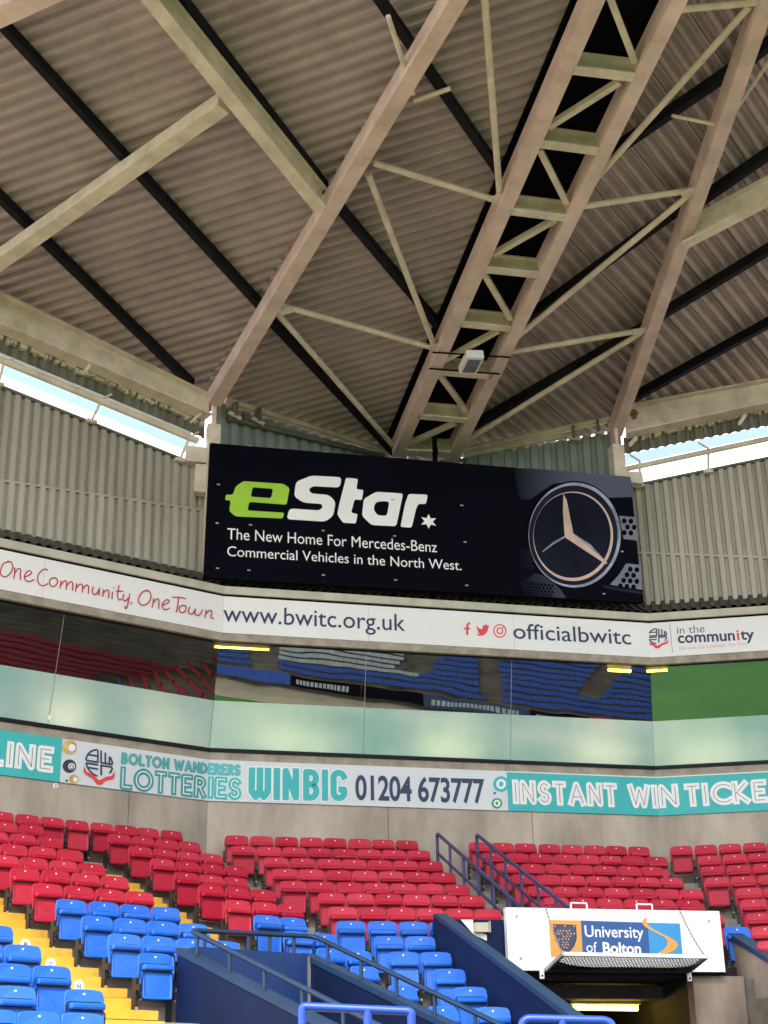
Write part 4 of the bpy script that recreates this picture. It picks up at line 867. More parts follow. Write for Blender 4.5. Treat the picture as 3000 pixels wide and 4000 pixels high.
for k, n, a, b, lab in (('L', 24.74, (357, 1645), (398, 1558), 'first thin leaning post in the left window gap'), ('L', 24.74, (701, 1798), (741, 1706), 'second thin leaning post in the left gap, beside the column'), ('L', 24.74, (-6, 1500), (12, 1420), 'thin post at the left edge of the window gap'),
                     ('R', 30.8, (2499, 1898), (2499, 1800), 'thin post in the right window gap beside the column'), ('R', 30.8, (2767, 1842), (2767, 1752), 'thin post in the middle of the right window gap')):
    q = [WP(k, n, *a), WP(k, n, *b)]; mb = MB(); mb.tube(q, .028, 8); t = thing('gap_post', lab, 'post', q[0]); mb.build('post', 'steel_cream', t, Matrix.Translation(-q[0]))
    mb = MB(); mb.box((0, 0, 0), TN(k)[0]*.10, TN(k)[1]*.05, Vector((0, 0, .03))); mb.build('foot_plate', 'steel_cream', t)
    mb = MB(); v = q[1]-q[0]; mb.tube([v, v-TN(k)[0]*.25*(1 if k == 'R' else -1)*.8+Vector((0, 0, .16))], .022, 8); mb.build('arm', 'steel_cream', t)
def tint(name, c):
    m = bpy.data.materials.new(name); m.use_nodes = True; t = m.node_tree; t.nodes.clear(); o = t.nodes.new('ShaderNodeOutputMaterial'); mx = t.nodes.new('ShaderNodeMixShader'); a = t.nodes.new('ShaderNodeBsdfTransparent'); b = t.nodes.new('ShaderNodeBsdfTranslucent')
    a.inputs[0].default_value = (*c, 1); b.inputs[0].default_value = (.6, .7, .75, 1); mx.inputs[0].default_value = .25; t.links.new(a.outputs[0], mx.inputs[1]); t.links.new(b.outputs[0], mx.inputs[2]); t.links.new(mx.outputs[0], o.inputs[0]); M[name] = m
tint('poly_sheet', (.52, .60, .64))
for k, n, q, lab in (('L', 25.3, ((0, 1400), (770, 1715), (760, 1772), (0, 1462)), 'pale blue plastic sheet in the upper part of the left window gap'), ('R', 31.3, ((2440, 1776), (3000, 1664), (3000, 1700), (2440, 1818)), 'pale blue plastic sheet along the top of the right window gap')):
    mb = MB(); f = [WP(k, n, *p) for p in q]; mb.hexa(f, [p+TN(k)[1]*.01 for p in f]); o = mb.build('plastic_sheet', 'poly_sheet'); tag(o, lab, 'sheet')
# clamps and clutter on the eave tubes
def clutter(label, k, n, pts):
    t = thing('pipe_clamp', label, 'bracket', WP(k, n, *pts[0])); 
    for (x, y) in pts:
        c = WP(k, n, x, y)-t.location; mb = MB(); mb.box(c, TN(k)[0]*.035, TN(k)[1]*.08, Vector((0, 0, .15))); mb.build('strap', 'fascia_dark', t)
        mb = MB(); mb.tube([c+Vector((0, 0, -.1))-TN(k)[0]*.14, c+Vector((0, 0, -.17))+TN(k)[0]*.14], .045, 8); mb.build('bracket_arm', 'steel_cream', t)
clutter('dark clamps gripping the eave tube beside the left column', 'L', 24.60, [(918, 1600), (1008, 1622)])
clutter('dark clamps gripping the eave tube beside the right column', 'R', 30.68, [(2240, 1690), (2335, 1665)])
for k, n, a, b, lab in (('L', 24.3, (330, 1462), (352, 1430), 'small cream bracket hanging below the left eave beam'), ('L', 24.3, (752, 1650), (782, 1622), 'small cream bracket beside the left column head'), ('R', 30.35, (2462, 1742), (2490, 1712), 'small rusty cream bracket beside the right column head'), ('R', 30.35, (2890, 1658), (2915, 1625), 'small cream bracket below the right eave beam')):
    p, q = WP(k, n, *a), WP(k, n, *b); mb = MB(); mb.beam(p, q, .13, .05, (0, 0, 1)); o = mb.build('eave_bracket', 'steel_cream'); tag(o, lab, 'bracket')
# columns
for k, lab, n, x, y0, y1, wd in (('C', 'cream steel column head left of the black board', 27.75, 838, 1655, 2250, .13), ('C', 'cream steel column head right of the black board', 27.75, 2415, 1735, 2250, .13)):
    u, z1 = W(k, n, x, y0); _, z0 = W(k, n, x, y1); t = thing('column', lab, 'column', P(k, u, n, z0)); inv = Matrix.Translation(-t.location)
    mb = MB(); wbox(mb, k, u-wd, u+wd, n, n+.3, z0, z1); mb.build('shaft', 'steel_cream', t, inv)
    mb = MB(); wbox(mb, k, u-.04, u+.04, n+.05, n+.25, z1, z1+.75); mb.build('gusset', 'steel', t, inv)
    if x < 1000:
        mb = MB(); wbox(mb, k, u-wd-.42, u-wd-.003, n+.05, n+.3, z1-.85, z1-.52); mb.build('cap_arm', 'steel_cream', t, inv)
        mb = MB(); wbox(mb, k, u-wd-.22, u-wd-.003, n+.05, n+.3, z1-1.5, z1-.90); mb.build('side_plate', 'steel_cream', t, inv)
    else:
        mb = MB(); wbox(mb, k, u+wd+.003, u+wd+.40, n+.05, n+.3, z1-.86, z1-.6); mb.build('cap_arm', 'steel_cream', t, inv)
# rust stains are small flat patches on the right beam end
u, z = W('R', 30.57, 2476, 1618); mb = MB()
mb.add([P('R', u+.09*math.cos(R(a))*(1+.2*math.sin(3*R(a))), 30.575, z+.13*math.sin(R(a))) for a in range(0, 360, 20)], [tuple(range(18))]); o = mb.build('rust_patch', 'rust'); tag(o, 'round rust stain on the right eave beam beside the column', 'stain')
# ================================================================== VOMITORY 1 (left, navy, with handrail)
def vpoly(mb, k, u0, u1, prof):            # prof: list of (n, z) extruded between u0 and u1
    a = [P(k, u0, n, z) for n, z in prof]; b = [P(k, u1, n, z) for n, z in prof]; m_ = len(prof)
    return mb.add(a+b, [tuple(range(m_-1, -1, -1)), tuple(range(m_, 2*m_))]+[(i, (i+1) % m_, m_+(i+1) % m_, m_+i) for i in range(m_)])
v1 = thing('stair_well', 'navy-walled entrance well sunk into the left seating, with end wall', 'entrance', P('L', 9.7, 16.4, 1)); inv = Matrix.Translation(-v1.location)
UL, UR_, NV = 8.85, 10.62, 16.42
zl = lambda n: 2.30-(NV-n)*.345
zr = lambda n: 2.335-(NV-n)*.365
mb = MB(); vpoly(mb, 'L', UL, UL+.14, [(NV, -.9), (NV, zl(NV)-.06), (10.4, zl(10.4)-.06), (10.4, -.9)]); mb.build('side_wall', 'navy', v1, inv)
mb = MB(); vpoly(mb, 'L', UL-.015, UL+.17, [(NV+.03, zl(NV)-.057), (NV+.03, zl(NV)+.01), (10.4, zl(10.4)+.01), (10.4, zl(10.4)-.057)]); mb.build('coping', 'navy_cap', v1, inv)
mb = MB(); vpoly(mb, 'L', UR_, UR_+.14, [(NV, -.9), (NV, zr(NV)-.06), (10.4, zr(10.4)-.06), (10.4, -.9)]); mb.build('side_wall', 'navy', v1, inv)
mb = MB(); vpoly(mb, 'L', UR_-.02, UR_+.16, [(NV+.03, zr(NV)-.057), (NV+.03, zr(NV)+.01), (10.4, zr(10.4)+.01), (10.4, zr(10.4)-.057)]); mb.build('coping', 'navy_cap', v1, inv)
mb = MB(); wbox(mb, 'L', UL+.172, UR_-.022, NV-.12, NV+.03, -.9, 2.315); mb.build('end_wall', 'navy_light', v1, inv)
mb = MB(); wbox(mb, 'L', UR_-.035, UR_-.003, NV-.145, NV-.123, -.9, 2.28); mb.build('corner_bead', 'galv', v1, inv)
# handrail following the three walls
h1 = thing('handrail', 'slate blue handrail running round the left entrance well', 'railing', P('L', UL+.08, NV, 2.3)); inv = Matrix.Translation(-h1.location)
ra = .195; xl, xr = UL+.08, UR_+.07
rail = [P('L', xl, 10.9, zl(10.9)+ra), P('L', xl, NV-.12, zl(NV)+ra), P('L', xr, NV-.12, zr(NV)+ra), P('L', xr, 10.8, zr(10.8)+ra+.02)]
mb = MB(); mb.tube(bend(rail, .16), .030, 12); mb.build('top_rail', 'rail_slate', h1, inv)
def post(t, inv, p, h, r=.022, mt='rail_slate'): mb = MB(); mb.tube([p, p+Vector((0, 0, h))], r, 10); mb.build('post', mt, t, inv)
for n in (16.1, 15.35, 14.6, 13.85, 13.1, 12.3, 11.5): post(h1, inv, P('L', xl, n, zl(n)), ra)
for u in (9.15, 9.75, 10.05, 10.40): post(h1, inv, P('L', u, NV-.10, 2.315), ra)
for n in (16.0, 15.3, 14.6, 13.9, 13.2, 12.5, 11.8): post(h1, inv, P('L', xr, n, zr(n)), ra+.01)
# ================================================================== VOMITORY 2 (sponsor portal)
v2 = thing('entrance_portal', 'dark entrance opening with navy side wall and concrete side wall', 'entrance', P('C', 8.3, 21.9, 1)); inv = Matrix.Translation(-v2.location)
z2l = lambda n: 3.17-(21.55-n)*.345
mb = MB(); vpoly(mb, 'C', 6.03, 6.16, [(21.55, -.5), (21.55, 3.11), (21.45, 3.11), (12.5, z2l(12.5)-.06), (12.5, -.5)]); mb.build('side_wall', 'navy', v2, inv)
mb = MB(); vpoly(mb, 'C', 6.015, 6.18, [(21.57, 3.115), (21.57, 3.18), (21.45, 3.18), (12.5, z2l(12.5)+.02), (12.5, z2l(12.5)-.05), (21.44, 3.115)]); mb.build('coping', 'navy_cap', v2, inv)
# portal wall with opening
mb = MB(); wbox(mb, 'C', 6.16, 10.55, 21.9, 22.12, 2.40, 3.17); mb.build('header', 'navy', v2, inv)
mb = MB(); wbox(mb, 'C', 10.10, 10.93, 21.9, 22.12, -.5, 2.398); mb.build('pier', 'concrete_dirty', v2, inv)
z2r = lambda n: 3.09-(22.35-n)*.423
mb = MB(); vpoly(mb, 'C', 10.95, 11.13, [(22.25, -.5), (22.25, z2r(22.25)-.06), (14.0, z2r(14.0)-.06), (14.0, -.5)]); mb.build('side_wall', 'concrete_dirty', v2, inv)
mb = MB(); vpoly(mb, 'C', 10.92, 11.16, [(22.27, z2r(22.27)-.057), (22.27, z2r(22.27)+.03), (14.0, z2r(14.0)+.03), (14.0, z2r(14.0)-.057)]); mb.build('coping', 'navy_cap', v2, inv)
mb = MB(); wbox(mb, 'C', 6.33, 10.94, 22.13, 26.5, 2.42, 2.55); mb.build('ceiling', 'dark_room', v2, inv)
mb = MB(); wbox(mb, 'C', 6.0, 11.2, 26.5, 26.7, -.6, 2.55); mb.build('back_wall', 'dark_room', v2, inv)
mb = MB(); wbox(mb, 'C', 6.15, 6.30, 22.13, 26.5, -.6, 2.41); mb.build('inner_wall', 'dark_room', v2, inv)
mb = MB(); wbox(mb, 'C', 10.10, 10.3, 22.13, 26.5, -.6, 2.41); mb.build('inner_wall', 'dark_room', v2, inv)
mb = MB(); wbox(mb, 'C', 6.3, 10.1, 12.5, 26.5, -.7, -.6); mb.build('floor', 'step_concrete', v2, inv)
ua, za = W('C', 23.0, 2170, 3842); ub, zb = W('C', 23.0, 2705, 3880)
mb = MB(); wbox(mb, 'C', 6.35, 10.09, 23.0, 23.3, 2.17, 2.36); mb.build('lintel_beam', 'lintel_grey', v2, inv)
u0, za = W('C', 23.6, 2241, 3935); u1, zb = W('C', 23.6, 2490, 3938)
tl_ = thing('ceiling_light', 'yellow glowing tube light inside the dark entrance', 'light', P('C', (u0+u1)/2, 23.6, za)); inv2 = Matrix.Translation(-tl_.location)
mb = MB(); mb.tube([P('C', u0, 23.6, za), P('C', u1, 23.6, zb)], .042, 12); mb.build('tube', 'tube_light', tl_, inv2)
mb = MB(); wbox(mb, 'C', u0-.05, u1+.05, 23.56, 23.64, za+.045, za+.10); mb.build('fitting', 'steel_cream', tl_, inv2)
mb = MB(); wbox(mb, 'C', (u0+u1)/2-.015, (u0+u1)/2+.015, 23.58, 23.62, za+.10, 2.42); mb.build('hanger', 'black', tl_, inv2)
for lab, a, b, n in (('yellow tube light glowing behind the left end of the middle glass', (838, 2524), (1050, 2530), 28.02), ('yellow tube light behind the right end of the middle glass', (2376, 2617), (2464, 2622), 28.02)):
    u0, za = W('C', n, *a); u1, zb = W('C', n, *b); t = thing('ceiling_light', lab, 'light', P('C', (u0+u1)/2, n, za)); i3 = Matrix.Translation(-t.location)
    mb = MB(); mb.tube([P('C', u0, n, za), P('C', u1, n, za)], .032, 12); mb.build('tube', 'tube_light', t, i3)
    mb = MB(); wbox(mb, 'C', (u0+u1)/2-.02, (u0+u1)/2+.02, n-.02, n+.02, za+.03, 9.115); mb.build('hanger', 'black', t, i3)
n = 30.70; u0, za = W('R', n, 2526, 2621); u1, zb = W('R', n, 2608, 2627); t = thing('ceiling_light', 'yellow tube light behind the left end of the right glass', 'light', P('R', (u0+u1)/2, n, za)); i3 = Matrix.Translation(-t.location)
mb = MB(); mb.tube([P('R', u0, n, za), P('R', u1, n, za)], .032, 12); mb.build('tube', 'tube_light', t, i3)
mb = MB(); wbox(mb, 'R', (u0+u1)/2-.02, (u0+u1)/2+.02, n-.02, n+.02, za+.03, 9.115); mb.build('hanger', 'black', t, i3)
emis('warm_tube', (1, .80, .48), 7.)
for k, u, ln, lab in (('L', 8.35, .7, 'warm light glowing behind the left frosted pane, leftmost'), ('L', 11.0, .8, 'warm light glowing behind the left frosted pane, second'), ('L', 12.75, .5, 'warm light behind the frosted pane beside the left corner joint'),
                      ('C', 5.2, 1.3, 'warm light glowing behind the left end of the middle frosted pane'), ('C', 8.3, 1.2, 'warm light behind the centre frosted pane'), ('C', 11.6, 1.0, 'warm light behind the right end of the middle frosted pane'), ('R', 1.9, 1.0, 'warm light behind the right frosted pane')):
    n = NW[k]+.40; z = 7.42; t = thing('counter_light', lab, 'light', P(k, u, n, z)); i3 = Matrix.Translation(-t.location)
    mb = MB(); mb.tube([P(k, u-ln/2, n, z), P(k, u+ln/2, n, z)], .03, 10); mb.build('tube', 'warm_tube', t, i3)
    mb = MB(); wbox(mb, k, u-ln/2, u+ln/2, n-.03, n+.03, 7.055, 7.38); mb.build('stand', 'dark_room', t, i3)
# sponsor sign
NP = 21.75; Z5 = (1900, 3500, 1.659)
sg = thing('sponsor_sign', 'white sign board with University of Bolton logo above the entrance', 'sign', P('C', 8.9, NP, 2.45)); inv = Matrix.Translation(-sg.location)
a_, b_ = W('C', NP, 1976, 3544), W('C', NP, 2834, 3797)
x0, zt = a_; x1, zb = b_; zt2 = W('C', NP, 2808, 3568)[1]; x1t = W('C', NP, 2808, 3568)[0]
mb = MB(); f = [P('C', x0, NP, zb), P('C', x1, NP, zb), P('C', x1, NP, zt), P('C', x0, NP, zt)]; mb.hexa(f, [q+TN('C')[1]*.12 for q in f]); mb.build('board', 'white', sg, inv)
mb = MB(); wbox(mb, 'C', x0+.002, x1-.002, NP+.005, NP+.12, zb-.03, zb-.002); mb.build('bottom_rail', 'black', sg, inv)
shape('C', NP, [[(405,155),(610,159),(624,392),(418,394)]], Z5, 'orange', sg, 'print')
shape('C', NP, [[(611,159),(1045,173),(1059,400),(624,392)]], Z5, 'uni_blue', sg, 'print')
shape('C', NP, [[(1046,173),(1252,179),(1273,408),(1060,400)]], Z5, 'uni_light', sg, 'print')
shape('C', NP, [[(430,182),(580,187),(584,275),(568,325),(532,368),(480,345),(446,290)]], Z5, 'shield', sg, 'emblem', 8, extra=.003)
shape('C', NP, [[(430,182),(580,187),(584,275),(568,325),(532,368),(480,345),(446,290)], [(437,189),(574,194),(577,274),(562,320),(531,358),(486,339),(453,287)]], Z5, 'rail_slate', sg, 'emblem', 0, extra=.005)
rg = random.Random(5); lz = []
for i in range(7):
    for j in range(8):
        x = 452+i*19+(9 if j % 2 else 0)+rg.uniform(-2, 2); y = 208+j*18+rg.uniform(-2, 2)
        if y > 215+0 and abs(x-508) < 66-(max(0, y-270))*.62 and rg.random() < .82: lz.append([(x-6, y), (x, y-8), (x+7, y+1), (x, y+8)])
shape('C', NP, lz, Z5, 'peach', sg, 'emblem', 2, extra=.006)
shape('C', NP, [[(x-6, 200), (x, 184), (x+6, 200)] for x in (443, 507, 568)], Z5, 'orange', sg, 'emblem', 1, extra=.007)
sw = spl([(1042,139),(1018,150),(1010,176),(1035,205),(1110,245),(1160,275),(1172,310),(1150,345),(1095,380)], 6)+spl([(1095,380),(1180,368),(1228,340),(1238,312),(1215,285),(1150,252),(1080,215),(1046,185),(1036,162),(1042,139)], 6)[1:-1]
shape('C', NP, [sw], Z5, 'orange', sg, 'emblem', 0, extra=.004)
write('C', NP, 'University', 'white', (1900+638/1.659, 3500+264/1.659), (1900+1019/1.659, 3500+272/1.659), (1900+650/1.659, 3500+192/1.659), sg, offset=.012, extra=.004)
write('C', NP, 'of', 'white', (1900+648/1.659, 3500+364/1.659), (1900+718/1.659, 3500+366/1.659), (1900+700/1.659, 3500+298/1.659), sg, offset=.0, ref='f', extra=.004)
write('C', NP, 'Bolton', 'white', (1900+755/1.659, 3500+370/1.659), (1900+1003/1.659, 3500+375/1.659), (1900+770/1.659, 3500+302/1.659), sg, offset=.03, extra=.004)
for x, y in ((2018, 3580), (2034, 3744), (2768, 3598)):
    u, z = W('C', NP, x, y); mb = MB(); mb.tube([P('C', u, NP-.012, z), P('C', u, NP, z)], .02, 8); mb.build('fixing', 'galv', sg, inv)
for lab, x in (('left white bracket loop on top of the sponsor sign', 2262), ('right white bracket loop on top of the sponsor sign', 2518)):
    u, z = W('C', NP+.06, x, 3551); p = P('C', u, NP+.06, zt-.01); T, N = TN('C'); mb = MB()
    mb.tube(bend([p-T*.125, p-T*.125+Vector((0, 0, .10)), p+T*.125+Vector((0, 0, .10)), p+T*.125], .02), .014, 8); o = mb.build('bracket_loop', 'white'); tag(o, lab, 'bracket')
# notice panel and electrical box left of the sign on the header
u0, z0 = W('C', 21.88, 1850, 3640); u1, z1 = W('C', 21.88, 1800, 3592)
mb = MB(); mb.add([P('C', W('C', 21.88, *q)[0], 21.885, W('C', 21.88, *q)[1]) for q in ((1800, 3592), (1848, 3592), (1850, 3632), (1902, 3650), (1902, 3675), (1850, 3650))], [(0, 1, 2), (0, 2, 5), (2, 3, 4), (2, 4, 5)])
o = mb.build('notice_panel', 'white'); tag(o, 'white triangular notice panel on the navy wall left of the sponsor sign', 'notice')
bx = thing('junction_box', 'cream electrical box on the navy wall left of the sponsor sign', 'box', P('C', 0, 0, 0)+WP('C', 21.8, 1882, 3622)); inv = Matrix.Translation(-bx.location)
u, z = W('C', 21.8, 1882, 3622); mb = MB(); wbox(mb, 'C', u-.10, u+.10, 21.78, 21.89, z-.065, z+.065); mb.build('case', 'box_cream', bx, inv)
mb = MB(); wbox(mb, 'C', u+.103, u+.125, 21.76, 21.89, z-.075, z+.085); mb.build('side_cover', 'galv', bx, inv)
# mesh canopy on chains
NB, NF = 21.72, 20.95
cp = thing('mesh_canopy', 'galvanised wire mesh canopy hanging on chains below the sponsor sign', 'canopy', WP('C', NB, 2400, 3795)); inv = Matrix.Translation(-cp.location)
fl_, fr_ = WP('C', NF, 2202, 3733), WP('C', NF, 2762, 3744); bl2, br2 = WP('C', NB, 2133, 3797), WP('C', NB, 2692, 3801)
for a, b in ((fl_, fr_), (fl_, bl2), (fr_, br2), (bl2, br2)):
    mb = MB(); mb.beam(a, b, .045, .05); mb.build('frame_bar', 'galv' if (a, b) != (fl_, fr_) else 'panel_white', cp, inv)
mb = MB(); nx, ny = 44, 9
for i in range(nx+ny):
    for s_ in (0, 1):
        pts = []
        for j in range(ny+1):
            x = i-j if s_ else i-ny+j
            if 0 <= x <= nx:
                a = fl_.lerp(fr_, x/nx); b = bl2.lerp(br2, x/nx); pts.append(a.lerp(b, j/ny)+Vector((0, 0, (-.004 if s_ else .004)-.05*math.sin(math.pi*j/ny)*math.sin(math.pi*x/nx)**.5)))
        if len(pts) > 1: mb.tube(pts, .0055, 4)
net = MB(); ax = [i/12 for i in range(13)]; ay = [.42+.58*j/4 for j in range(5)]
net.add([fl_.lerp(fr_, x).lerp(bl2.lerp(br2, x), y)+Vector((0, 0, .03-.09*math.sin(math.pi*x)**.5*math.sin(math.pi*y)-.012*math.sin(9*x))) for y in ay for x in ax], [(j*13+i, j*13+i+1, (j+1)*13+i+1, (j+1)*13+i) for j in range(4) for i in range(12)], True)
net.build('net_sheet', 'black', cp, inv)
o = mb.build('wire_mesh', 'mesh_dark', cp, inv); o['kind'] = 'stuff'
for px, tp in ((2131, 3542), (2655, 3556)):
    a = WP('C', NP-.02, px, tp); b = fl_ if px < 2300 else fr_; mb = MB(); n_ = 34
    c_ = (a+b)/2+Vector((0, 0, -.13)); pts = [a*(1-t)**2+c_*2*t*(1-t)+b*t*t for t in [i/n_ for i in range(n_+1)]]
    for i in range(n_):
        d = pts[i+1]-pts[i]; pr = Vector((.012, 0, 0)) if i % 2 else Vector((0, .012, 0)); mb.tube([pts[i]-d*.15-pr*0, (pts[i]+pts[i+1])/2+pr, pts[i+1]+d*.15], .0065, 4); mb.tube([pts[i], (pts[i]+pts[i+1])/2-pr, pts[i+1]], .0065, 4)
    mb.build('chain', 'galv', cp, inv)
for lab, x, y in (('small white hinge plate under the left end of the sign', 2118, 3806), ('small white hinge plate under the right end of the sign', 2694, 3816)):
    u, z = W('C', 21.7, x, y); mb = MB(); wbox(mb, 'C', u-.032, u+.032, 21.70, 21.73, z-.06, z+.07); t = thing('hinge_plate', lab, 'bracket', P('C', u, 21.7, z)); mb.build('plate', 'white', t, Matrix.Translation(-t.location))
    mb = MB(); mb.tube([P('C', u, 21.693, z-.02), P('C', u, 21.70, z-.02)], .014, 8); mb.build('bolt', 'black', t, Matrix.Translation(-t.location))
# ================================================================== AISLE RAILINGS
def aisle_rail(u, lab, n_top, n_bot, zt, group):
    # zt: top rail height at n_top; falls with the rake
    sl = (5.40-3.60)/(26.80-22.40); Z = lambda n: zt-(n_top-n)*.44
    t = thing('stair_railing', lab, 'railing', P('C', u, n_top, Z(n_top)-1.0), group=group); inv = Matrix.Translation(-t.location)
    mb = MB(); mb.tube(bend([P('C', u, n_top, Z(n_top)-.48), P('C', u, n_top, Z(n_top)), P('C', u, n_bot, Z(n_bot)), P('C', u, n_bot, Z(n_bot)-.6)], .09), .03, 12); mb.build('top_rail', 'rail_purple', t, inv)
    mb = MB(); mb.tube([P('C', u, n_top, Z(n_top)-.36), P('C', u, n_bot, Z(n_bot)-.36)], .024, 10); mb.build('mid_rail', 'rail_purple', t, inv)
    n = n_top; i = 0
    while n > n_bot+.1:
        row = max(0, min(17, int((N1['C']+RB-n)/.8))); zf = ZF[row]
        mb = MB(); mb.tube([P('C', u, n, zf), P('C', u, n, Z(n)-.03 if i else Z(n)-.4)], .026, 10); mb.build('post', 'rail_purple', t, inv)
        n -= .8; i += 1
aisle_rail(7.6, 'purple-blue stair railing nearest the centre seat block', 26.80, 22.3, 5.40, 'purple stair railings')
aisle_rail(8.4, 'purple-blue stair railing in front of the right red seats', 26.95, 22.3, 5.43, 'purple stair railings')
# foreground blue rails
def fg_rail(lab, x0, x1, y0, y1, D, posts, curve_l, curve_r):
    pt = lambda x, y: ray(x, y)*(D/ray(x, y).y)
    a, b = pt(x0, y0), pt(x1, y1); t = thing('barrier_rail', lab, 'railing', (a.x, a.y, -2.6)); inv = Matrix.Translation(-t.location)
    zb = -2.6
    mb = MB(); mb.tube(bend([Vector((a.x, a.y, zb)), a, b, Vector((b.x, b.y, zb))], .08 if curve_l else .03, 8), .032, 14); mb.build('top_rail', 'rail_blue', t, inv)
    for x in posts: p = pt(x, y0+(y1-y0)*(x-x0)/(x1-x0)); mb = MB(); mb.tube([Vector((p.x, p.y, zb)), p], .034, 12); mb.build('post', 'rail_blue', t, inv)
fg_rail('bright blue barrier rail at the bottom centre', 1181, 1606, 3931, 3950, 12.0, (1436,), 0, 1)
fg_rail('bright blue barrier rail at the bottom right', 2036, 2392, 3977, 3986, 12.6, (2196,), 1, 1)
# ================================================================== YELLOW STAIRS
def stairs(lab, u0, u1, i0, i1):
    t = thing('yellow_stairs', lab, 'stairs', P('L', u0, nrow('L', i1), ZF[i1])); inv = Matrix.Translation(-t.location)
    for i in range(i0, i1):
        zl0, zu = ZF[i+1], ZF[i]; h = (zu-zl0)/2; nr_ = nrow('L', i)+RB-.8   # riser plane under row i
        # half step standing on the lower tread: yellow edge on a concrete block, wider than the riser behind it
        mb = MB(); wbox(mb, 'L', u0+.03, u1+.02, nr_-.40, nr_-.045, zl0+.002, zl0+h-.003); mb.build('step', 'step_concrete', t, inv)
        mb = MB(); wbox(mb, 'L', u0+.028, u1+.022, nr_-.425, nr_-.10, zl0+h*.34, zl0+h); mb.build('nosing', 'yellow_paint', t, inv)
        mb = MB(); wbox(mb, 'L', u0+.03, u1-.11, nr_-.035, nr_+.30, zu-h*.98, zu+.006); mb.build('nosing', 'yellow_paint', t, inv)
stairs('upper yellow painted stairs between the red seats, beside the navy well', 10.22, 11.44, 1, 12)
stairs('lower yellow painted stairs at the left edge beside blue seats', 7.2, 8.50, 3, 17)
# ================================================================== SEATS
def rounded_outline(pts, r): return rnd(pts, r, 4)
def extr(name, outline, y0, y1, bev, mt, recline=0., zp=.4, inset=None):
    bm = bmesh.new(); vs = [bm.verts.new((x, y1, z)) for x, z in outline]; f = bm.faces.new(vs)
    if f.normal.y < 0: pass
    r_ = bmesh.ops.extrude_face_region(bm, geom=[f]); vv = [g for g in r_['geom'] if isinstance(g, bmesh.types.BMVert)]
    for v in vv: v.co.y = y0
    bmesh.ops.recalc_face_normals(bm, faces=bm.faces)
    front = [e for e in bm.edges if all(abs(v.co.y-y1) < 1e-6 for v in e.verts)]
    bmesh.ops.bevel(bm, geom=front, offset=bev, segments=2, affect='EDGES', profile=.5)
    if inset:
        ff = max((f for f in bm.faces if abs(f.normal.y) > .99 and f.calc_center_median().y > (y0+y1)/2), key=lambda f: f.calc_area())
        bmesh.ops.inset_region(bm, faces=[ff], thickness=inset[0]); 
        for v in ff.verts: v.co.y -= inset[1]
    for v in bm.verts: v.co.y -= recline*(v.co.z-zp)
    for f in bm.faces: f.smooth = abs(f.normal.y) < .98
    return bm
def bm_mesh(name, bms, mt):
    me = bpy.data.meshes.new(name)
    base = bms[0]
    for b in bms[1:]:
        tmp = bpy.data.meshes.new('t'); b.to_mesh(tmp); base.from_mesh(tmp); bpy.data.meshes.remove(tmp); b.free()
    base.to_mesh(me); base.free(); me.materials.append(M[mt]); return me
def dish(bm, k):                          # gentle sideways hollow in the shell
    for v in bm.verts: v.co.y += k*(v.co.x/.22)**2*.018
    return bm
back_o = rnd([(-.195, .34), (.195, .34), (.212, .55), (.226, .70), (.208, .815), (.08, .828), (-.08, .828), (-.208, .815), (-.226, .70), (-.212, .55)], .075, 5)
def seat_meshes(mt):
    bk = dish(extr('b', back_o, -.022, .004, .010, mt, recline=.07, zp=.775), 1)
    pan = extr('p', rnd([(-.185, .30), (.185, .30), (.192, .45), (.19, .605), (-.19, .605), (-.192, .45)], .035, 4), .035, .085, .012, mt, recline=.10, zp=.6, inset=(.022, .014))
    lip = extr('l', rnd([(-.190, .622), (.190, .622), (.194, .655), (.188, .690), (-.188, .690), (-.194, .655)], .025, 3), .028, .115, .024, mt)
    return bm_mesh('backrest', [bk], mt), bm_mesh('seat_pan', [pan, lip], mt)
SM = {'red': seat_meshes('seat_red'), 'blue': seat_meshes('seat_blue')}
b = bmesh.new(); mbx = MB(); mbx.box((0, -.035, .27), (.012, 0, 0), (0, .05, 0), (0, 0, .27)).box((0, .05, .43), (.014, 0, 0), (0, .055, 0), (0, 0, .035)).box((0, -.02, .02), (.03, 0, 0), (0, .06, 0), (0, 0, .018))
me_st = bpy.data.meshes.new('stanchion'); me_st.from_pydata([tuple(v) for v in mbx.v], [], mbx.f); me_st.materials.append(M['seat_frame'])
mbx = MB(); mbx.tube([(0, .024, .2), (0, .034, .2)], .017, 8).tube([(0, .024, .06), (0, .034, .06)], .017, 8); me_bt = bpy.data.meshes.new('bolt'); me_bt.from_pydata([tuple(v) for v in mbx.v], [], mbx.f); me_bt.materials.append(M['bolt'])
mbx = MB(); mbx.tube([(0, .004, .778), (0, .018, .778)], .0125, 10); me_pl = bpy.data.meshes.new('number_plate'); me_pl.from_pydata([tuple(v) for v in mbx.v], [], mbx.f); me_pl.materials.append(M['seat_plate'])
me_rm = bpy.data.meshes.new('gap_shade_base'); mbx = MB(); mbx.tube(bend([(-.200, .018, .40), (-.206, .016, .55), (-.200, .012, .699), (.200, .012, .699), (.206, .016, .55), (.200, .018, .40)], .04, 4), .0095, 5); mbx.tube(bend([(-.196, .075, .32), (-.198, .08, .45), (-.194, .092, .606), (.194, .092, .606), (.198, .08, .45), (.196, .075, .32)], .04, 4), .008, 5); mbx.tube([(-.18, .05, .295), (-.09, .075, .286), (0, .08, .283), (.09, .075, .286), (.18, .05, .295)], .014, 6); me_rm.from_pydata([tuple(v) for v in mbx.v], [], mbx.f); me_rm.materials.append(M['seat_frame'])  # shaded gaps round lip and pan drawn as dark tubes, plus the black underside
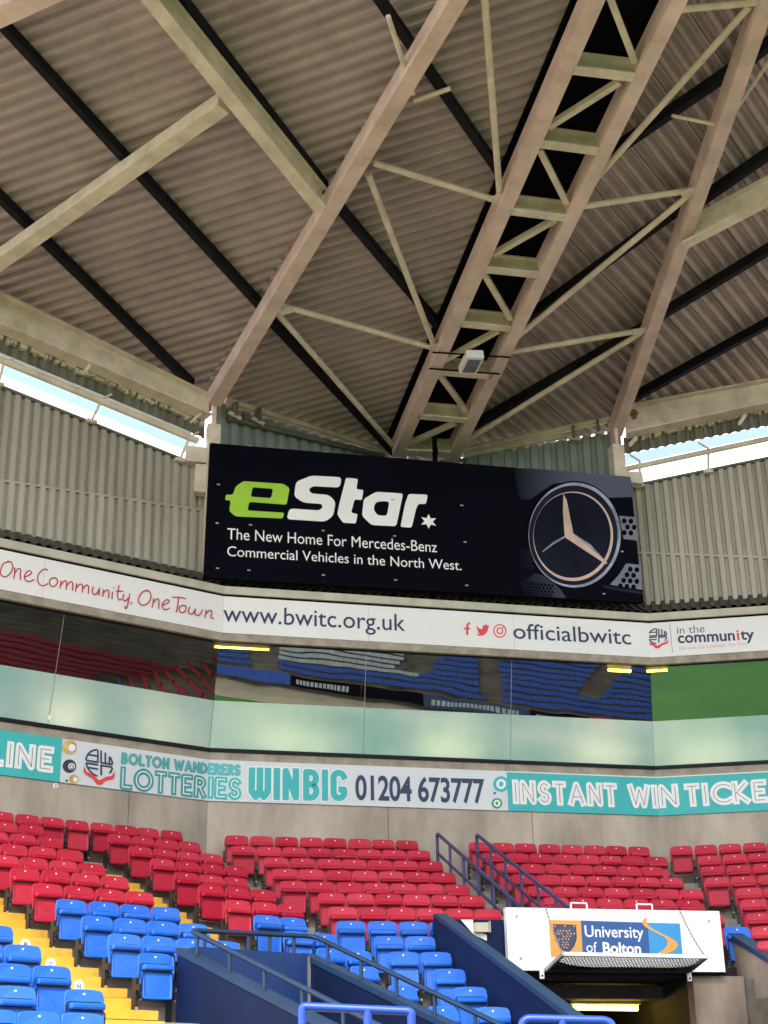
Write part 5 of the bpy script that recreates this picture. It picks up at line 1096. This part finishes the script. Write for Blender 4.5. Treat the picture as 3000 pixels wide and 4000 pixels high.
me_hs = bpy.data.meshes.new('hinge_bar'); mbx = MB(); mbx.tube([(-.215, .03, .335), (.215, .03, .335)], .014, 6); me_hs.from_pydata([tuple(v) for v in mbx.v], [], mbx.f); me_hs.materials.append(M['seat_frame'])
num = ['first', 'second', 'third', 'fourth', 'fifth', 'sixth', 'seventh', 'eighth', 'ninth', 'tenth', 'eleventh', 'twelfth', 'thirteenth', 'fourteenth', 'fifteenth', 'sixteenth']
rs = random.Random(11)
def child(o, name, me, p, loc=(0, 0, 0), rot=(0, 0, 0)):
    c = bpy.data.objects.new(name, me); COL.objects.link(c); c.parent = p; c.location = loc; c.rotation_euler = rot; return c
def seat(k, i, u, colr, label, group):
    p = P(k, u+rs.uniform(-.006, .006), nrow(k, i)+rs.uniform(-.008, .008), ZF[i])
    t = thing('stadium_seat', label, 'seat', p, AZ[k]+math.pi+R(rs.uniform(-.8, .8)), group)
    bk, pn = SM[colr]; bk_o = child(t, 'backrest', bk, t, rot=(R(rs.uniform(-.8, .8)), 0, 0)); pn_o = child(t, 'seat_pan', pn, t, (0, rs.uniform(0, .008), rs.uniform(-.006, .006)), (R(rs.uniform(-1.2, .6)), 0, 0))
    for s_ in (-1, 1):
        so_ = child(t, 'stanchion', me_st, t, (s_*.222, 0, 0))
    child(t, 'hinge_bar', me_hs, t); child(pn_o, 'gap_shade_base', me_rm, pn_o)
    child(so_, 'bolt', me_bt, so_)
    if rs.random() > .04: child(bk_o, 'number_plate', me_pl, bk_o, (rs.uniform(-.004, .004), 0, 0))
mid_u = [8.60, 9.06, 9.53, 9.99]; rig = [11.585, 12.04, 12.49, 12.94]
blocks = []
blocks.append(('L', 'between the yellow stairs', {i: (mid_u if i < 10 else mid_u[:1]) for i in range(1, 11)}))
blocks[-1][2][0] = [8.86, 9.32, 9.78, 10.25, 10.70, 11.17, 11.63, 12.09, 12.54, 13.0]
blocks.append(('L', 'right of upper yellow stairs', {1: rig, 2: rig, 3: rig, 4: rig[:3], 5: rig[:3], 6: rig[:3], 7: rig[:2], 8: rig[:2], 9: rig[:2], 10: rig[:1], 11: rig[:1], 12: rig[:1]}))
blocks.append(('L', 'left of lower yellow stairs', {9: [6.49, 6.95], 10: [6.05, 6.51, 6.96], 11: [6.05, 6.51, 6.97], 12: [5.78, 6.24, 6.98], 13: [5.72, 6.16, 6.60], 14: [5.6, 6.06, 6.52]}))
c1 = [4.09, 4.55, 5.01, 5.48, 5.93, 6.39, 6.85, 7.31]
blocks.append(('C', 'left of purple railings', {0: c1, 1: c1, 2: c1[1:], 3: c1[1:], 4: c1[1:], 5: c1[2:], 6: c1[2:], 7: [4.97, 5.44, 5.90, 6.36], 8: [5.33, 5.79], 9: [5.33, 5.79], 10: [5.74], 11: [5.77], 12: [5.80]}))
c2 = [8.74, 9.20, 9.65, 10.13, 10.59, 11.05, 11.50, 11.96]
blocks.append(('C', 'right of purple railings', {0: c2, 1: c2, 2: c2[:7], 3: c2[:7], 4: c2[:7], 5: c2[:6], 6: c2[1:6], 7: [11.07]}))
rr2 = [1.26, 1.72, 2.19, 2.65, 3.11, 3.57]
blocks.append(('R', 'at the right edge', {0: rr2, 1: rr2[1:], 2: rr2[1:], 3: rr2[1:], 4: rr2[2:], 5: rr2[2:], 6: rr2[2:], 7: rr2[2:], 8: rr2[2:]}))
ns = 0
for k, ph, rows in blocks:
    for i in sorted(rows):
        for j, u in enumerate(rows[i]):
            colr = 'blue' if (i >= 7 and k != 'R') or i >= 9 else 'red'
            seat(k, i, u, colr, f'{colr} folded seat, {num[i]} row down, {num[j]} from left, {ph}', f'folded {colr} stadium seats in rows'); ns += 1
# row letter discs
for ch, k, n, x, y in (('Z', 'L', 24.84, 217, 3070), ('P', 'L', nrow('L', 10)+RB-.004, 99, 3690), ('O', 'L', nrow('L', 11)+RB-.004, 197, 3766), ('N', 'L', nrow('L', 12)+RB-.004, 307, 3852)):
    u, z = W(k, n, x, y); t = thing('row_marker', f'small white row marker disc with letter {ch}', 'marker', P(k, u, n, z)); inv = Matrix.Translation(-t.location)
    T, N = TN(k); c = P(k, u, n, z); r_ = .058 if ch != 'Z' else .05
    mb = MB(); mb.add([c-N*.008+T*r_*math.cos(a*math.pi/12)+Vector((0, 0, r_*math.sin(a*math.pi/12))) for a in range(24)]+[c+T*r_*math.cos(a*math.pi/12)+Vector((0, 0, r_*math.sin(a*math.pi/12))) for a in range(24)],
        [tuple(range(24))]+[(a, (a+1) % 24, 24+(a+1) % 24, 24+a) for a in range(24)]); mb.build('disc', 'white', t, inv)
    sc = 18 if ch != 'Z' else 11
    write(k, n-.008, ch, 'ink_navy', (x-sc*.38, y+sc*.5), (x+sc*.38, y+sc*.5), (x-sc*.38, y-sc*.5), t, offset=.01)
print('seats', ns)
